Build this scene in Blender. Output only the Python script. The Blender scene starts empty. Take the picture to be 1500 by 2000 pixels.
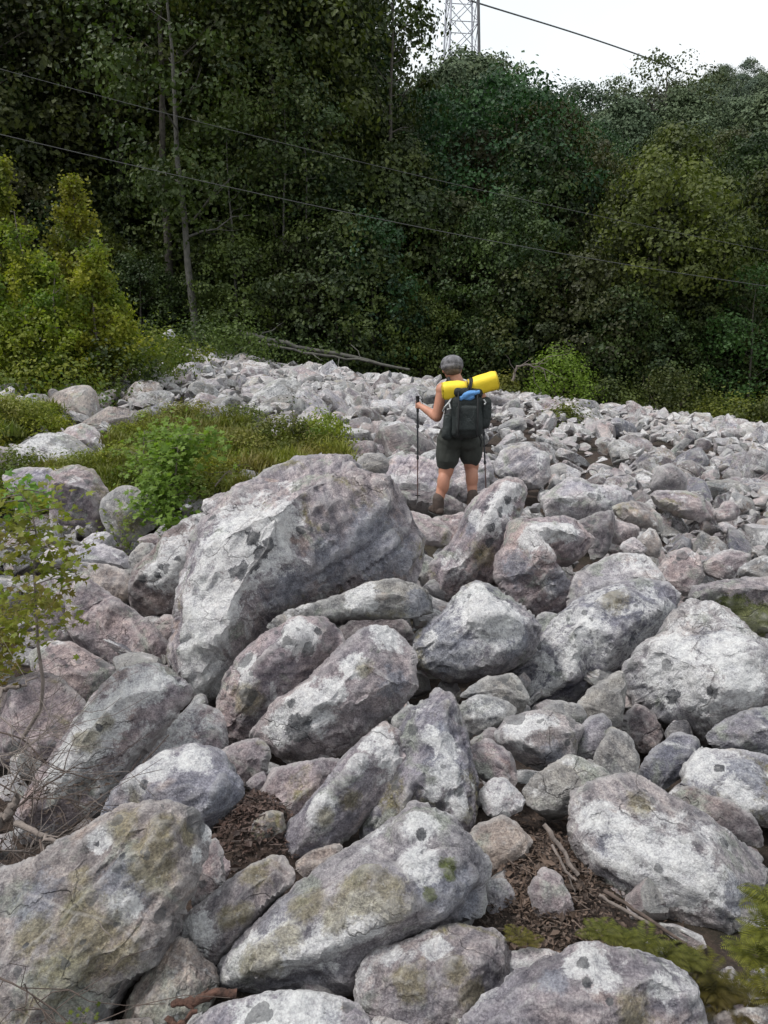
import bpy, bmesh, math, random
import numpy as np
from mathutils import Vector, Matrix, Euler
from mathutils.geometry import delaunay_2d_cdt

random.seed(7)
RNG = np.random.default_rng(11)
scene = bpy.context.scene
col = scene.collection

# ------------------------------------------------------------------ camera
F = 1570.0                      # focal length in pixels of the 1500 x 2000 photograph
PITCH = math.radians(10.1)
EYE = np.array([0.0, 0.0, 1.6])
cam_d = bpy.data.cameras.new('camera')
cam_d.sensor_fit = 'VERTICAL'
cam_d.sensor_height = 24.0
cam_d.lens = 24.0 * F / 2000.0
cam_d.clip_start = 0.05
cam_d.clip_end = 3000.0
cam = bpy.data.objects.new('camera', cam_d)
cam.location = EYE
cam.rotation_euler = (math.pi / 2 - PITCH, 0, 0)
col.objects.link(cam)
scene.camera = cam

# ------------------------------------------------------------------ light: bright overcast
SUN_EL, SUN_AZ = math.radians(60), math.radians(-108)   # high, from behind the left shoulder
world = bpy.data.worlds.new('World')
scene.world = world
world.use_nodes = True
wn, wl = world.node_tree.nodes, world.node_tree.links
wn.clear()
w_out = wn.new('ShaderNodeOutputWorld')
w_bg = wn.new('ShaderNodeBackground')
w_sky = wn.new('ShaderNodeTexSky')
w_sky.sky_type = 'NISHITA'
w_sky.sun_disc = False
w_sky.sun_elevation = SUN_EL
w_sky.sun_rotation = SUN_AZ
w_sky.air_density = 1.0
w_sky.dust_density = 3.0
w_tc = wn.new('ShaderNodeTexCoord')
w_map = wn.new('ShaderNodeMapping')
w_map.inputs['Scale'].default_value = (1.0, 1.0, 2.2)
w_noise = wn.new('ShaderNodeTexNoise')
w_noise.inputs['Scale'].default_value = 1.6
w_noise.inputs['Detail'].default_value = 5.0
w_ramp = wn.new('ShaderNodeValToRGB')
w_ramp.color_ramp.elements[0].position = 0.3
w_ramp.color_ramp.elements[0].color = (8.2, 9.1, 9.4, 1)
w_ramp.color_ramp.elements[1].position = 0.7
w_ramp.color_ramp.elements[1].color = (10.6, 10.8, 10.8, 1)
w_mix = wn.new('ShaderNodeMixRGB')
w_mix.inputs['Fac'].default_value = 0.86
wl.new(w_tc.outputs['Generated'], w_map.inputs['Vector'])
wl.new(w_map.outputs['Vector'], w_noise.inputs['Vector'])
wl.new(w_noise.outputs['Fac'], w_ramp.inputs['Fac'])
wl.new(w_sky.outputs['Color'], w_mix.inputs['Color1'])
wl.new(w_ramp.outputs['Color'], w_mix.inputs['Color2'])
wl.new(w_mix.outputs['Color'], w_bg.inputs['Color'])
w_bg.inputs['Strength'].default_value = 0.062
wl.new(w_bg.outputs['Background'], w_out.inputs['Surface'])

sun_d = bpy.data.lights.new('sun', 'SUN')
sun_d.energy = 1.5
sun_d.angle = math.radians(10)
sun_d.color = (1.0, 0.97, 0.93)
sun = bpy.data.objects.new('sun', sun_d)
sdir = Vector((math.sin(SUN_AZ) * math.cos(SUN_EL), math.cos(SUN_AZ) * math.cos(SUN_EL), math.sin(SUN_EL)))
sun.rotation_euler = sdir.to_track_quat('Z', 'Y').to_euler()
sun.location = (-20, -20, 40)
col.objects.link(sun)

scene.view_settings.view_transform = 'Standard'
scene.view_settings.look = 'None'
scene.view_settings.exposure = 0.93
scene.view_settings.gamma = 1.0
scene.view_settings.use_curve_mapping = False
scene.render.engine = 'CYCLES'
scene.cycles.max_bounces = 6
scene.cycles.diffuse_bounces = 3
scene.cycles.glossy_bounces = 2
scene.cycles.transparent_max_bounces = 4

# ------------------------------------------------------------------ geometry helpers
RX = np.array([1.0, 0, 0])
FW = np.array([0, math.cos(PITCH), -math.sin(PITCH)])
UP = np.array([0, math.sin(PITCH), math.cos(PITCH)])

def ray(px, py):
    return FW + RX * ((px - 750) / F) - UP * ((py - 1000) / F)

def at(px, py, d):
    """point seen at pixel (px, py) whose distance along +Y is d"""
    r = ray(px, py)
    return EYE + r * (d / r[1])

def surf(x, y):
    """mean top of the boulder field; rises away and to the left"""
    x = np.asarray(x, float); y = np.asarray(y, float)
    t = np.clip((y - 8.0) / 22.0, 0, 1)
    ramp = 1 - (1 - t) ** 2
    lat = 1.25 - 0.125 * np.clip(x, -14, 16)
    return ramp * lat

def ground_z(x, y):
    x = np.asarray(x, float); y = np.asarray(y, float)
    b = surf(x, y) - 0.42
    b = b + 0.12 * np.clip((y - 9) / 6, 0, 1)
    hill = np.clip(y - 33, 0, 58) * 0.375 * np.clip(1.02 + 0.0022 * x, 0.7, 1.3)
    far = np.clip(y - 95, 0, 110) * 0.25 * np.clip((x + 10) / 60, 0, 1.4)
    return b + hill + far

def hit_surface(px, py, lift=0.0):
    r = ray(px, py)
    lo = 0.5
    for i in range(4000):
        d = 0.6 + i * 0.02 * (1 + i * 0.002)
        p = EYE + r * (d / r[1])
        if p[2] <= surf(p[0], p[1]) + lift:
            return d
    return 40.0

_perm = np.random.default_rng(3).permutation(256)
_perm = np.concatenate([_perm, _perm, _perm])
_grad = np.random.default_rng(4).normal(size=(256, 3))
_grad /= np.linalg.norm(_grad, axis=1)[:, None]

def perlin(p):
    p = np.asarray(p, float)
    i = np.floor(p).astype(int)
    f = p - i
    u = f * f * f * (f * (f * 6 - 15) + 10)
    res = 0
    for dx in (0, 1):
        wx = u[:, 0] if dx else 1 - u[:, 0]
        for dy in (0, 1):
            wy = u[:, 1] if dy else 1 - u[:, 1]
            for dz in (0, 1):
                wz = u[:, 2] if dz else 1 - u[:, 2]
                h = _perm[(_perm[(_perm[(i[:, 0] + dx) & 255] + i[:, 1] + dy) & 255] + i[:, 2] + dz) & 255]
                g = _grad[h]
                dot = g[:, 0] * (f[:, 0] - dx) + g[:, 1] * (f[:, 1] - dy) + g[:, 2] * (f[:, 2] - dz)
                res = res + wx * wy * wz * dot
    return res

def fbm(p, octv=4, gain=0.5, ridged=False):
    s, a, q = 0, 1.0, np.asarray(p, float)
    for k in range(octv):
        n = perlin(q + 17.3 * k)
        if ridged:
            n = 0.5 - np.abs(n) * 1.6
        s = s + a * n
        a *= gain
        q = q * 2.03
    return s

def mesh_np(name, verts, faces, mat=None, smooth=False):
    """faces: (n,3) or (n,4) int array"""
    me = bpy.data.meshes.new(name)
    verts = np.asarray(verts, np.float32); faces = np.asarray(faces, np.int32)
    n, k = faces.shape
    me.vertices.add(len(verts)); me.vertices.foreach_set('co', verts.ravel())
    me.loops.add(n * k); me.loops.foreach_set('vertex_index', faces.ravel())
    me.polygons.add(n)
    me.polygons.foreach_set('loop_start', np.arange(0, n * k, k, dtype=np.int32))
    me.polygons.foreach_set('loop_total', np.full(n, k, np.int32))
    me.polygons.foreach_set('use_smooth', np.full(n, smooth, bool))
    me.update(calc_edges=True)
    if mat is not None:
        me.materials.append(mat)
    return me

def link(name, data, parent=None, loc=(0, 0, 0), rot=(0, 0, 0)):
    o = bpy.data.objects.new(name, data)
    col.objects.link(o)
    o.location = loc
    o.rotation_euler = rot
    if parent is not None:
        o.parent = parent
    return o

def tag(o, label=None, cat=None, group=None, kind=None):
    if label: o['label'] = label
    if cat: o['category'] = cat
    if group: o['group'] = group
    if kind: o['kind'] = kind
    return o

def copy_tree(o, parent=None):
    c = o.copy(); col.objects.link(c); c.parent = parent
    for ch in list(o.children):
        copy_tree(ch, c)
    return c

def tube_arrays(pts, radii, sides=6, v0=0):
    """tapered tube along pts; returns verts, quads"""
    pts = np.asarray(pts, float); n = len(pts)
    radii = np.broadcast_to(np.asarray(radii, float), (n,))
    tang = np.gradient(pts, axis=0)
    tang /= np.linalg.norm(tang, axis=1)[:, None] + 1e-9
    ref = np.array([0.13, 0.9, 0.2]) if abs(tang[0][2]) > 0.7 else np.array([0, 0.05, 1.0])
    a = np.cross(tang, ref); a /= np.linalg.norm(a, axis=1)[:, None] + 1e-9
    b = np.cross(tang, a)
    th = np.arange(sides) * 2 * math.pi / sides
    v = pts[:, None, :] + radii[:, None, None] * (np.cos(th)[None, :, None] * a[:, None, :] + np.sin(th)[None, :, None] * b[:, None, :])
    v = v.reshape(-1, 3)
    q = []
    for i in range(n - 1):
        for j in range(sides):
            k = (j + 1) % sides
            q.append((v0 + i * sides + j, v0 + i * sides + k, v0 + (i + 1) * sides + k, v0 + (i + 1) * sides + j))
    return v, np.array(q, int)

class Tubes:
    def __init__(self): self.v, self.q, self.n = [], [], 0
    def add(self, pts, radii, sides=6):
        v, q = tube_arrays(pts, radii, sides, self.n)
        self.v.append(v); self.q.append(q); self.n += len(v)
    def mesh(self, name, mat):
        return mesh_np(name, np.concatenate(self.v), np.concatenate(self.q), mat, True)

# ------------------------------------------------------------------ material helpers
def new_mat(name):
    m = bpy.data.materials.new(name); m.use_nodes = True
    nt = m.node_tree; nt.nodes.clear()
    out = nt.nodes.new('ShaderNodeOutputMaterial')
    b = nt.nodes.new('ShaderNodeBsdfPrincipled')
    nt.links.new(b.outputs[0], out.inputs[0])
    return m, nt, b, out

class N:
    """terse node builder"""
    def __init__(self, nt): self.nt = nt
    def n(self, t, **kw):
        x = self.nt.nodes.new(t)
        for k, v in kw.items():
            if k in x.inputs: x.inputs[k].default_value = v
            else: setattr(x, k, v)
        return x
    def l(self, a, b): self.nt.links.new(a, b)
    def noise(self, vec, scale, detail=4, rough=0.55, dist=0.0):
        x = self.n('ShaderNodeTexNoise', Scale=scale, Detail=detail, Roughness=rough, Distortion=dist)
        self.l(vec, x.inputs['Vector']); return x.outputs['Fac']
    def ramp(self, fac, p0, p1, c0=(0, 0, 0, 1), c1=(1, 1, 1, 1)):
        x = self.n('ShaderNodeValToRGB')
        e = x.color_ramp.elements
        e[0].position, e[0].color, e[1].position, e[1].color = p0, c0, p1, c1
        self.l(fac, x.inputs['Fac']); return x.outputs['Color']
    def math(self, op, a, b=None, clamp=False):
        x = self.n('ShaderNodeMath', operation=op, use_clamp=clamp)
        for i, q in enumerate((a, b)):
            if q is None: continue
            if isinstance(q, (int, float)): x.inputs[i].default_value = q
            else: self.l(q, x.inputs[i])
        return x.outputs[0]
    def mix(self, fac, a, b, mode='MIX'):
        x = self.n('ShaderNodeMixRGB', blend_type=mode)
        for i, q in zip(('Fac', 'Color1', 'Color2'), (fac, a, b)):
            if isinstance(q, (int, float)): x.inputs[i].default_value = q
            elif isinstance(q, tuple): x.inputs[i].default_value = q if len(q) == 4 else q + (1,)
            else: self.l(q, x.inputs[i])
        return x.outputs[0]

def plain(name, c, rough=0.7, var=0.25, scale=12.0, bump=0.2, bscale=60.0, metal=0.0):
    m, nt, b, out = new_mat(name)
    g = N(nt)
    tc = g.n('ShaderNodeTexCoord').outputs['Object']
    n1 = g.noise(tc, scale, 6)
    lo = tuple(x * (1 - var) for x in c); hi = tuple(min(1, x * (1 + var)) for x in c)
    g.l(g.mix(g.ramp(n1, 0.3, 0.7), lo, hi), b.inputs['Base Color'])
    b.inputs['Roughness'].default_value = rough
    b.inputs['Metallic'].default_value = metal
    bp = g.n('ShaderNodeBump', Strength=bump, Distance=0.02)
    g.l(g.noise(tc, bscale, 5), bp.inputs['Height'])
    g.l(bp.outputs[0], b.inputs['Normal'])
    return m

def rock_material(name, island=False):
    """weathered quartzite: mauve-grey stone, white and grey-green crust lichen, dark lichen discs, olive stains, bedding lines"""
    m, nt, b, out = new_mat(name)
    g = N(nt)
    tc = g.n('ShaderNodeTexCoord')
    oi = g.n('ShaderNodeObjectInfo')
    geo = g.n('ShaderNodeNewGeometry')
    off = g.n('ShaderNodeVectorMath', operation='SCALE', Scale=37.0)
    comb = g.n('ShaderNodeCombineXYZ')
    rnd = geo.outputs['Random Per Island'] if island else oi.outputs['Random']
    for k, s in zip('XYZ', (1.0, 1.7, 2.9)):
        g.l(g.math('MULTIPLY', rnd, s), comb.inputs[k])
    g.l(comb.outputs[0], off.inputs[0])
    add = g.n('ShaderNodeVectorMath', operation='ADD')
    g.l(tc.outputs['Object'], add.inputs[0]); g.l(off.outputs[0], add.inputs[1])
    v = add.outputs[0]
    if island:
        x = g.n('ShaderNodeValToRGB'); cr = x.color_ramp
        cols = [(0, (.32, .285, .285)), (.16, (.28, .29, .275)), (.32, (.39, .38, .38)), (.46, (.20, .205, .215)), (.6, (.37, .32, .31)),
                (.72, (.31, .32, .30)), (.84, (.45, .44, .435)), (.93, (.33, .295, .26))]
        cr.elements[0].position, cr.elements[0].color = 0, cols[0][1] + (1,)
        cr.elements[1].position, cr.elements[1].color = cols[1][0], cols[1][1] + (1,)
        for p, c in cols[2:]:
            e = cr.elements.new(p); e.color = c + (1,)
        cr.interpolation = 'CONSTANT'
        g.l(rnd, x.inputs['Fac'])
        tint = x.outputs['Color']
        wht = g.math('FRACT', g.math('MULTIPLY', rnd, 13.7))
    else:
        tint = oi.outputs['Color']; wht = oi.outputs['Alpha']
    # broad tone drift
    nA = g.noise(v, 2.2, 3, 0.5, 0.4)
    nB = g.noise(v, 7.0, 8, 0.65, 0.3)
    nC = g.noise(v, 34.0, 6, 0.7)
    nD = g.noise(v, 130.0, 4, 0.7)
    c = g.mix(g.ramp(nA, 0.36, 0.66), g.mix(1.0, tint, (0.80, 0.80, 0.86, 1), 'MULTIPLY'), g.mix(1.0, tint, (1.16, 1.06, 1.02, 1), 'MULTIPLY'))
    c = g.mix(g.ramp(nB, 0.40, 0.62), g.mix(1.0, c, (0.62, 0.62, 0.64, 1), 'MULTIPLY'), c)
    # per-stone switches, so that no two stones carry the same set of marks
    def sw(mul, lo):
        return g.math('GREATER_THAN', g.math('FRACT', g.math('MULTIPLY', rnd, mul)), lo)
    # banded bedding streaks, turned at random from stone to stone
    vr0 = g.n('ShaderNodeVectorRotate', rotation_type='AXIS_ANGLE'); vr0.inputs['Axis'].default_value = (0.2, 0.9, 0.3)
    g.l(v, vr0.inputs['Vector']); g.l(g.math('MULTIPLY', rnd, 23.0), vr0.inputs['Angle'])
    mp0 = g.n('ShaderNodeMapping'); mp0.inputs['Scale'].default_value = (1.6, 2.2, 20.0); g.l(vr0.outputs[0], mp0.inputs['Vector'])
    band = g.noise(mp0.outputs[0], 1.5, 7, 0.65, 0.6)
    bandm = g.math('MULTIPLY', sw(3.31, 0.45), 0.85)
    c = g.mix(bandm, c, g.mix(g.ramp(band, 0.38, 0.62), g.mix(1.0, c, (0.60, 0.61, 0.66, 1), 'MULTIPLY'), g.mix(1.0, c, (1.30, 1.27, 1.25, 1), 'MULTIPLY')))
    # iron / olive stains
    nO = g.noise(v, 2.9, 4, 0.55, 0.6)
    c = g.mix(g.math('MULTIPLY', g.math('MULTIPLY', g.ramp(nO, 0.57, 0.64), g.ramp(nC, 0.35, 0.6)), sw(7.77, 0.55)), c, (0.19, 0.17, 0.085))
    nP = g.noise(v, 3.7, 3, 0.5, 1.0)
    c = g.mix(g.math('MULTIPLY', g.math('MULTIPLY', g.ramp(nP, 0.60, 0.70), 0.5), sw(5.1, 0.5)), c, g.mix(1.0, tint, (1.15, 0.88, 0.72, 1), 'MULTIPLY'))
    # grey-green crust
    nG = g.noise(v, 4.6, 7, 0.62, 0.5)
    c = g.mix(g.math('MULTIPLY', g.ramp(nG, 0.55, 0.63), 0.75), c, (0.27, 0.29, 0.25))
    # white crust: amount from alpha
    nW = g.noise(v, 5.2, 9, 0.68, 0.7)
    nW2 = g.noise(v, 1.7, 2, 0.5, 0.2)
    wsum = g.math('ADD', g.math('MULTIPLY', nW, 0.62), g.math('MULTIPLY', nW2, 0.5))
    thr = g.math('SUBTRACT', wsum, g.math('SUBTRACT', 0.70, g.math('MULTIPLY', wht, 0.20)))
    wm = g.math('MULTIPLY', g.math('MULTIPLY', thr, 22.0, True), 0.9, True)
    wm = g.math('MULTIPLY', wm, g.ramp(nC, 0.36, 0.50))
    c = g.mix(g.math('MULTIPLY', wm, 0.82), c, (0.62, 0.62, 0.62))
    # colonies mapped from the stones themselves, plus painted shade (stored per vertex), edges broken up by the noise
    edge = g.math('SUBTRACT', g.math('MULTIPLY', nB, 1.7), 0.85)
    nH = g.noise(v, 24.0, 10, 0.78, 0.1)
    edge2 = g.math('MULTIPLY', g.math('SUBTRACT', nH, 0.5), 2.2)
    def colony_or_shade(nm, amount, colr, c, hard=5.0):
        at_ = g.n('ShaderNodeAttribute', attribute_name=nm)
        q = g.math('ADD', at_.outputs['Fac'], g.math('MULTIPLY', g.math('GREATER_THAN', at_.outputs['Fac'], 0.01), g.math('ADD', edge, edge2)))
        k = g.math('MULTIPLY', g.math('MULTIPLY', g.math('SUBTRACT', q, 0.32), hard, True), amount)
        return g.mix(k, c, colr)
    if not island:
        c = colony_or_shade('slate_and_shade', 0.75, (0.20, 0.21, 0.245), c, 2.5)  # blue-grey darkening; on the largest boulder it paints the right face's shade
        c = colony_or_shade('white_crust', 0.80, (0.64, 0.64, 0.64), c, 4.0)
        c = colony_or_shade('olive_crust', 0.66, (0.19, 0.165, 0.085), c, 2.0)
        c = colony_or_shade('moss', 0.85, (0.09, 0.11, 0.02), c, 4.0)
        c = colony_or_shade('dark_disc', 0.9, (0.07, 0.073, 0.08), c, 9.0)
    # fine crystals / pits
    c = g.mix(0.75, c, g.mix(g.ramp(nD, 0.35, 0.65), (0.24, 0.23, 0.25, 1), (0.76, 0.76, 0.76, 1)), 'OVERLAY')
    nE = g.noise(v, 19.0, 10, 0.78, 0.1)
    c = g.mix(0.85, c, g.mix(g.ramp(nE, 0.38, 0.60), (0.27, 0.27, 0.29, 1), (0.72, 0.71, 0.70, 1)), 'OVERLAY')
    c = g.mix(g.math('MULTIPLY', g.ramp(nC, 0.60, 0.70), 0.5), c, (0.62, 0.60, 0.60))
    c = g.mix(g.math('MULTIPLY', g.ramp(nC, 0.37, 0.30), 0.0), c, (0.1, 0.1, 0.1))
    # pale wavy quartz veins
    wv = g.n('ShaderNodeTexWave', wave_type='BANDS', bands_direction='DIAGONAL', Scale=0.9, Distortion=9.0, Detail=3.0)
    wv.inputs['Detail Scale'].default_value = 0.8
    g.l(v, wv.inputs['Vector'])
    vein = g.math('MULTIPLY', g.ramp(wv.outputs['Fac'], 0.9975, 0.9998), g.ramp(nA, 0.42, 0.5))
    c = g.mix(g.math('MULTIPLY', vein, 0.22), c, (0.66, 0.62, 0.60))
    # dark lichen discs
    for sc, lim, gate in ((6.5, 0.30, (0.46, 0.49)), (17.0, 0.30, (0.43, 0.48))):
        vo = g.n('ShaderNodeTexVoronoi', Scale=sc)
        vd = g.n('ShaderNodeVectorMath', operation='ADD')
        nd = g.n('ShaderNodeTexNoise', Scale=sc * 2.2, Detail=4.0)
        g.l(v, nd.inputs['Vector'])
        sc2 = g.n('ShaderNodeVectorMath', operation='SCALE', Scale=0.45 / sc)
        g.l(nd.outputs['Color'], sc2.inputs[0])
        g.l(v, vd.inputs[0]); g.l(sc2.outputs[0], vd.inputs[1])
        g.l(vd.outputs[0], vo.inputs['Vector'])
        sel = g.math('GREATER_THAN', g.n('ShaderNodeSeparateColor').outputs[0], 0.5)
        sepn = g.n('ShaderNodeSeparateColor'); g.l(vo.outputs['Color'], sepn.inputs[0])
        keep = g.math('GREATER_THAN', sepn.outputs[0], 0.35)
        rad = g.math('MULTIPLY', sepn.outputs[1], lim)
        inside = g.math('GREATER_THAN', g.math('ADD', rad, 0.04), vo.outputs['Distance'])
        mask = g.math('MULTIPLY', g.math('MULTIPLY', keep, inside), g.ramp(g.noise(v, 1.5, 2), *gate))
        c = g.mix(g.math('MULTIPLY', g.math('MULTIPLY', mask, sw(4.63, 0.62)), 0.66), c, (0.085, 0.088, 0.095))
    # hairline cracks
    vc = g.n('ShaderNodeTexVoronoi', Scale=2.1, feature='DISTANCE_TO_EDGE')
    nv = g.n('ShaderNodeTexNoise', Scale=3.5, Detail=5.0); g.l(v, nv.inputs['Vector'])
    s3 = g.n('ShaderNodeVectorMath', operation='SCALE', Scale=0.5); g.l(nv.outputs['Color'], s3.inputs[0])
    a3 = g.n('ShaderNodeVectorMath', operation='ADD'); g.l(v, a3.inputs[0]); g.l(s3.outputs[0], a3.inputs[1])
    g.l(a3.outputs[0], vc.inputs['Vector'])
    crack = g.math('MULTIPLY', g.ramp(vc.outputs['Distance'], 0.0, 0.012, (1, 1, 1, 1), (0, 0, 0, 1)), g.ramp(nA, 0.48, 0.56))
    c = g.mix(g.math('MULTIPLY', crack, 0.3), c, (0.07, 0.06, 0.06))
    # worn pale arrises
    pt = g.ramp(geo.outputs['Pointiness'], 0.505, 0.56)
    c = g.mix(g.math('MULTIPLY', pt, 0.35), c, (0.60, 0.58, 0.575))
    g.l(c, b.inputs['Base Color'])
    b.inputs['Roughness'].default_value = 0.85
    b.inputs['Specular IOR Level'].default_value = 0.25
    # relief
    mp = g.n('ShaderNodeMapping'); mp.inputs['Scale'].default_value = (2.0, 3.0, 16.0); mp.inputs['Rotation'].default_value = (0.5, 0.3, 0)
    vr = g.n('ShaderNodeVectorRotate', rotation_type='AXIS_ANGLE'); vr.inputs['Axis'].default_value = (0.5, 0.7, 0.5)
    g.l(v, vr.inputs['Vector']); g.l(g.math('MULTIPLY', rnd, 19.0), vr.inputs['Angle'])
    g.l(vr.outputs[0], mp.inputs['Vector'])
    strata = g.noise(mp.outputs[0], 1.2, 6, 0.6, 0.3)
    h = g.math('ADD', g.math('MULTIPLY', nB, 1.0), g.math('MULTIPLY', nC, 0.38))
    h = g.math('ADD', h, g.math('MULTIPLY', nD, 0.10))
    h = g.math('ADD', h, g.math('MULTIPLY', strata, 0.5))
    h = g.math('ADD', h, g.math('MULTIPLY', nE, 0.5))
    h = g.math('SUBTRACT', h, g.math('MULTIPLY', crack, 0.3))
    bp = g.n('ShaderNodeBump', Strength=0.9, Distance=0.05)
    g.l(h, bp.inputs['Height']); g.l(bp.outputs[0], b.inputs['Normal'])
    return m

def leaf_material(name, c1, c2, c3=None, trans=0.35, patch=0.6, rough=0.55):
    m, nt, b, out = new_mat(name)
    g = N(nt)
    geo = g.n('ShaderNodeNewGeometry'); oi = g.n('ShaderNodeObjectInfo')
    tc = g.n('ShaderNodeTexCoord').outputs['Object']
    c = g.mix(geo.outputs['Random Per Island'], c1, c2)
    if c3:
        c = g.mix(g.ramp(g.noise(tc, patch, 3), 0.45, 0.62), c, c3)
    hs = g.n('ShaderNodeHueSaturation')
    g.l(g.math('ADD', g.math('MULTIPLY', oi.outputs['Random'], 0.05), 0.475), hs.inputs['Hue'])
    g.l(g.math('ADD', g.math('MULTIPLY', g.math('FRACT', g.math('MULTIPLY', oi.outputs['Random'], 7.3)), 0.5), 0.75), hs.inputs['Value'])
    g.l(c, hs.inputs['Color'])
    c = hs.outputs[0]
    g.l(c, b.inputs['Base Color'])
    b.inputs['Roughness'].default_value = rough
    b.inputs['Specular IOR Level'].default_value = 0.3
    tr = g.n('ShaderNodeBsdfTranslucent')
    g.l(g.mix(1.0, c, (1.1, 1.25, 0.6, 1), 'MULTIPLY'), tr.inputs['Color'])
    mx = g.n('ShaderNodeMixShader'); mx.inputs[0].default_value = trans
    g.l(b.outputs[0], mx.inputs[1]); g.l(tr.outputs[0], mx.inputs[2]); g.l(mx.outputs[0], out.inputs[0])
    return m

M_ROCK = rock_material('weathered_quartzite')
M_RUBBLE = rock_material('weathered_quartzite_rubble', island=True)
M_BARK = plain('grey_brown_bark', (0.075, 0.066, 0.055), 0.9, 0.4, 6, 0.6, 30)
M_BARK_PALE = plain('pale_birch_bark', (0.09, 0.086, 0.075), 0.85, 0.4, 5, 0.5, 30)
M_TWIG = plain('weathered_dead_wood', (0.17, 0.14, 0.125), 0.9, 0.35, 20, 0.5, 80)
M_TWIG_DARK = plain('dark_dead_wood', (0.085, 0.062, 0.052), 0.9, 0.35, 20, 0.5, 80)
M_REDWOOD = plain('rotten_red_brown_wood', (0.07, 0.034, 0.024), 0.9, 0.7, 45, 0.9, 60)
# ================================================================== ground
def soil_material():
    m, nt, b, out = new_mat('dark_forest_soil')
    g = N(nt)
    tc = g.n('ShaderNodeTexCoord').outputs['Object']
    n1 = g.noise(tc, 1.2, 5); n2 = g.noise(tc, 26, 7, 0.7); n3 = g.noise(tc, 90, 4, 0.7)
    c = g.mix(g.ramp(n2, 0.35, 0.65), (0.022, 0.015, 0.012), (0.085, 0.055, 0.042))
    c = g.mix(g.math('MULTIPLY', g.ramp(n1, 0.5, 0.65), 0.6), c, (0.03, 0.034, 0.014))
    c = g.mix(g.math('MULTIPLY', g.ramp(n3, 0.58, 0.66), 0.7), c, (0.17, 0.12, 0.09))
    g.l(c, b.inputs['Base Color'])
    b.inputs['Roughness'].default_value = 0.95
    bp = g.n('ShaderNodeBump', Strength=1.0, Distance=0.04)
    g.l(g.math('ADD', n2, g.math('MULTIPLY', n3, 0.4)), bp.inputs['Height']); g.l(bp.outputs[0], b.inputs['Normal'])
    return m
M_SOIL = soil_material()

def build_ground():
    xs = np.concatenate([np.linspace(-900, -40, 30), np.linspace(-38, 38, 110), np.linspace(40, 900, 30)])
    ys = np.concatenate([np.linspace(-400, -5, 16), np.linspace(-4, 14, 60), np.linspace(14.6, 60, 70), np.linspace(63, 240, 50), np.linspace(260, 1500, 20)])
    X, Y = np.meshgrid(xs, ys)
    Z = ground_z(X, Y)
    P = np.stack([X.ravel(), Y.ravel(), Z.ravel()], 1)
    near = np.clip((30 - Y.ravel()) / 10, 0, 1)
    P[:, 2] += 0.10 * fbm(P * 0.8, 4) * near + 0.8 * fbm(P * 0.12, 3) * (1 - near)
    nx = len(xs)
    i, j = np.meshgrid(np.arange(len(ys) - 1), np.arange(nx - 1), indexing='ij')
    a = (i * nx + j).ravel()
    q = np.stack([a, a + 1, a + nx + 1, a + nx], 1)
    tag(link('ground', mesh_np('ground', P, q, M_SOIL, True)), 'dark leaf-strewn soil under the boulder field and up the wooded hill', kind='structure')
build_ground()
# ================================================================== rocks
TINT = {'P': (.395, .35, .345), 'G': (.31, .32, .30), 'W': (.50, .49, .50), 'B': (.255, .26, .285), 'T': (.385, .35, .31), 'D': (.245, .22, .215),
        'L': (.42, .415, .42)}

def finish_rock_mesh(me, deg=34):
    me.set_sharp_from_angle(angle=math.radians(deg))

def vert_normals(v, f):
    fn = np.cross(v[f[:, 1]] - v[f[:, 0]], v[f[:, 2]] - v[f[:, 0]])
    n = np.zeros_like(v)
    for k in range(3):
        np.add.at(n, f[:, k], fn)
    return n / (np.linalg.norm(n, axis=1)[:, None] + 1e-12)

def poly_dist(P, Q):
    """distance from points Q to the closed polyline P"""
    best = np.full(len(Q), 1e9)
    for a, b in zip(P, np.roll(P, -1, axis=0)):
        ab = b - a
        t = np.clip(((Q - a) @ ab) / (ab @ ab + 1e-12), 0, 1)
        best = np.minimum(best, np.linalg.norm(Q - (a + t[:, None] * ab), axis=1))
    return best

def inside(P, Q):
    c = np.zeros(len(Q), bool)
    for a, b in zip(P, np.roll(P, -1, axis=0)):
        cond = (a[1] > Q[:, 1]) != (b[1] > Q[:, 1])
        xi = (b[0] - a[0]) * (Q[:, 1] - a[1]) / (b[1] - a[1] + 1e-12) + a[0]
        c ^= cond & (Q[:, 0] < xi)
    return c

def chaikin(P, k=0.22):
    nxt = np.roll(P, -1, axis=0)
    out = np.empty((len(P) * 2, 2))
    out[0::2] = P * (1 - k) + nxt * k
    out[1::2] = P * k + nxt * (1 - k)
    return out

def facet_field(Q, rng, size, T, n=7, steep=(0.35, 1.1)):
    """lower envelope of random planes: a blunt faceted dome of height about T"""
    top_t = np.array([rng.uniform(-0.3, 0.3), rng.uniform(-0.85, -0.3)])
    h = T * 1.15 + (Q @ top_t)
    a0 = rng.uniform(0, 6.28)
    for k in range(n):
        a = a0 + (k + rng.uniform(-0.3, 0.3)) * 6.28 / n
        d = np.array([math.cos(a), math.sin(a)])
        s = rng.uniform(*steep)
        proj = Q @ d
        ext = proj.max()
        c = ext * rng.uniform(0.92, 1.1)
        h = np.minimum(h, (c - proj) * s)
    return np.maximum(h, 0)

used_area = []       # (x, y, r) of traced rocks, for the fillers

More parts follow.
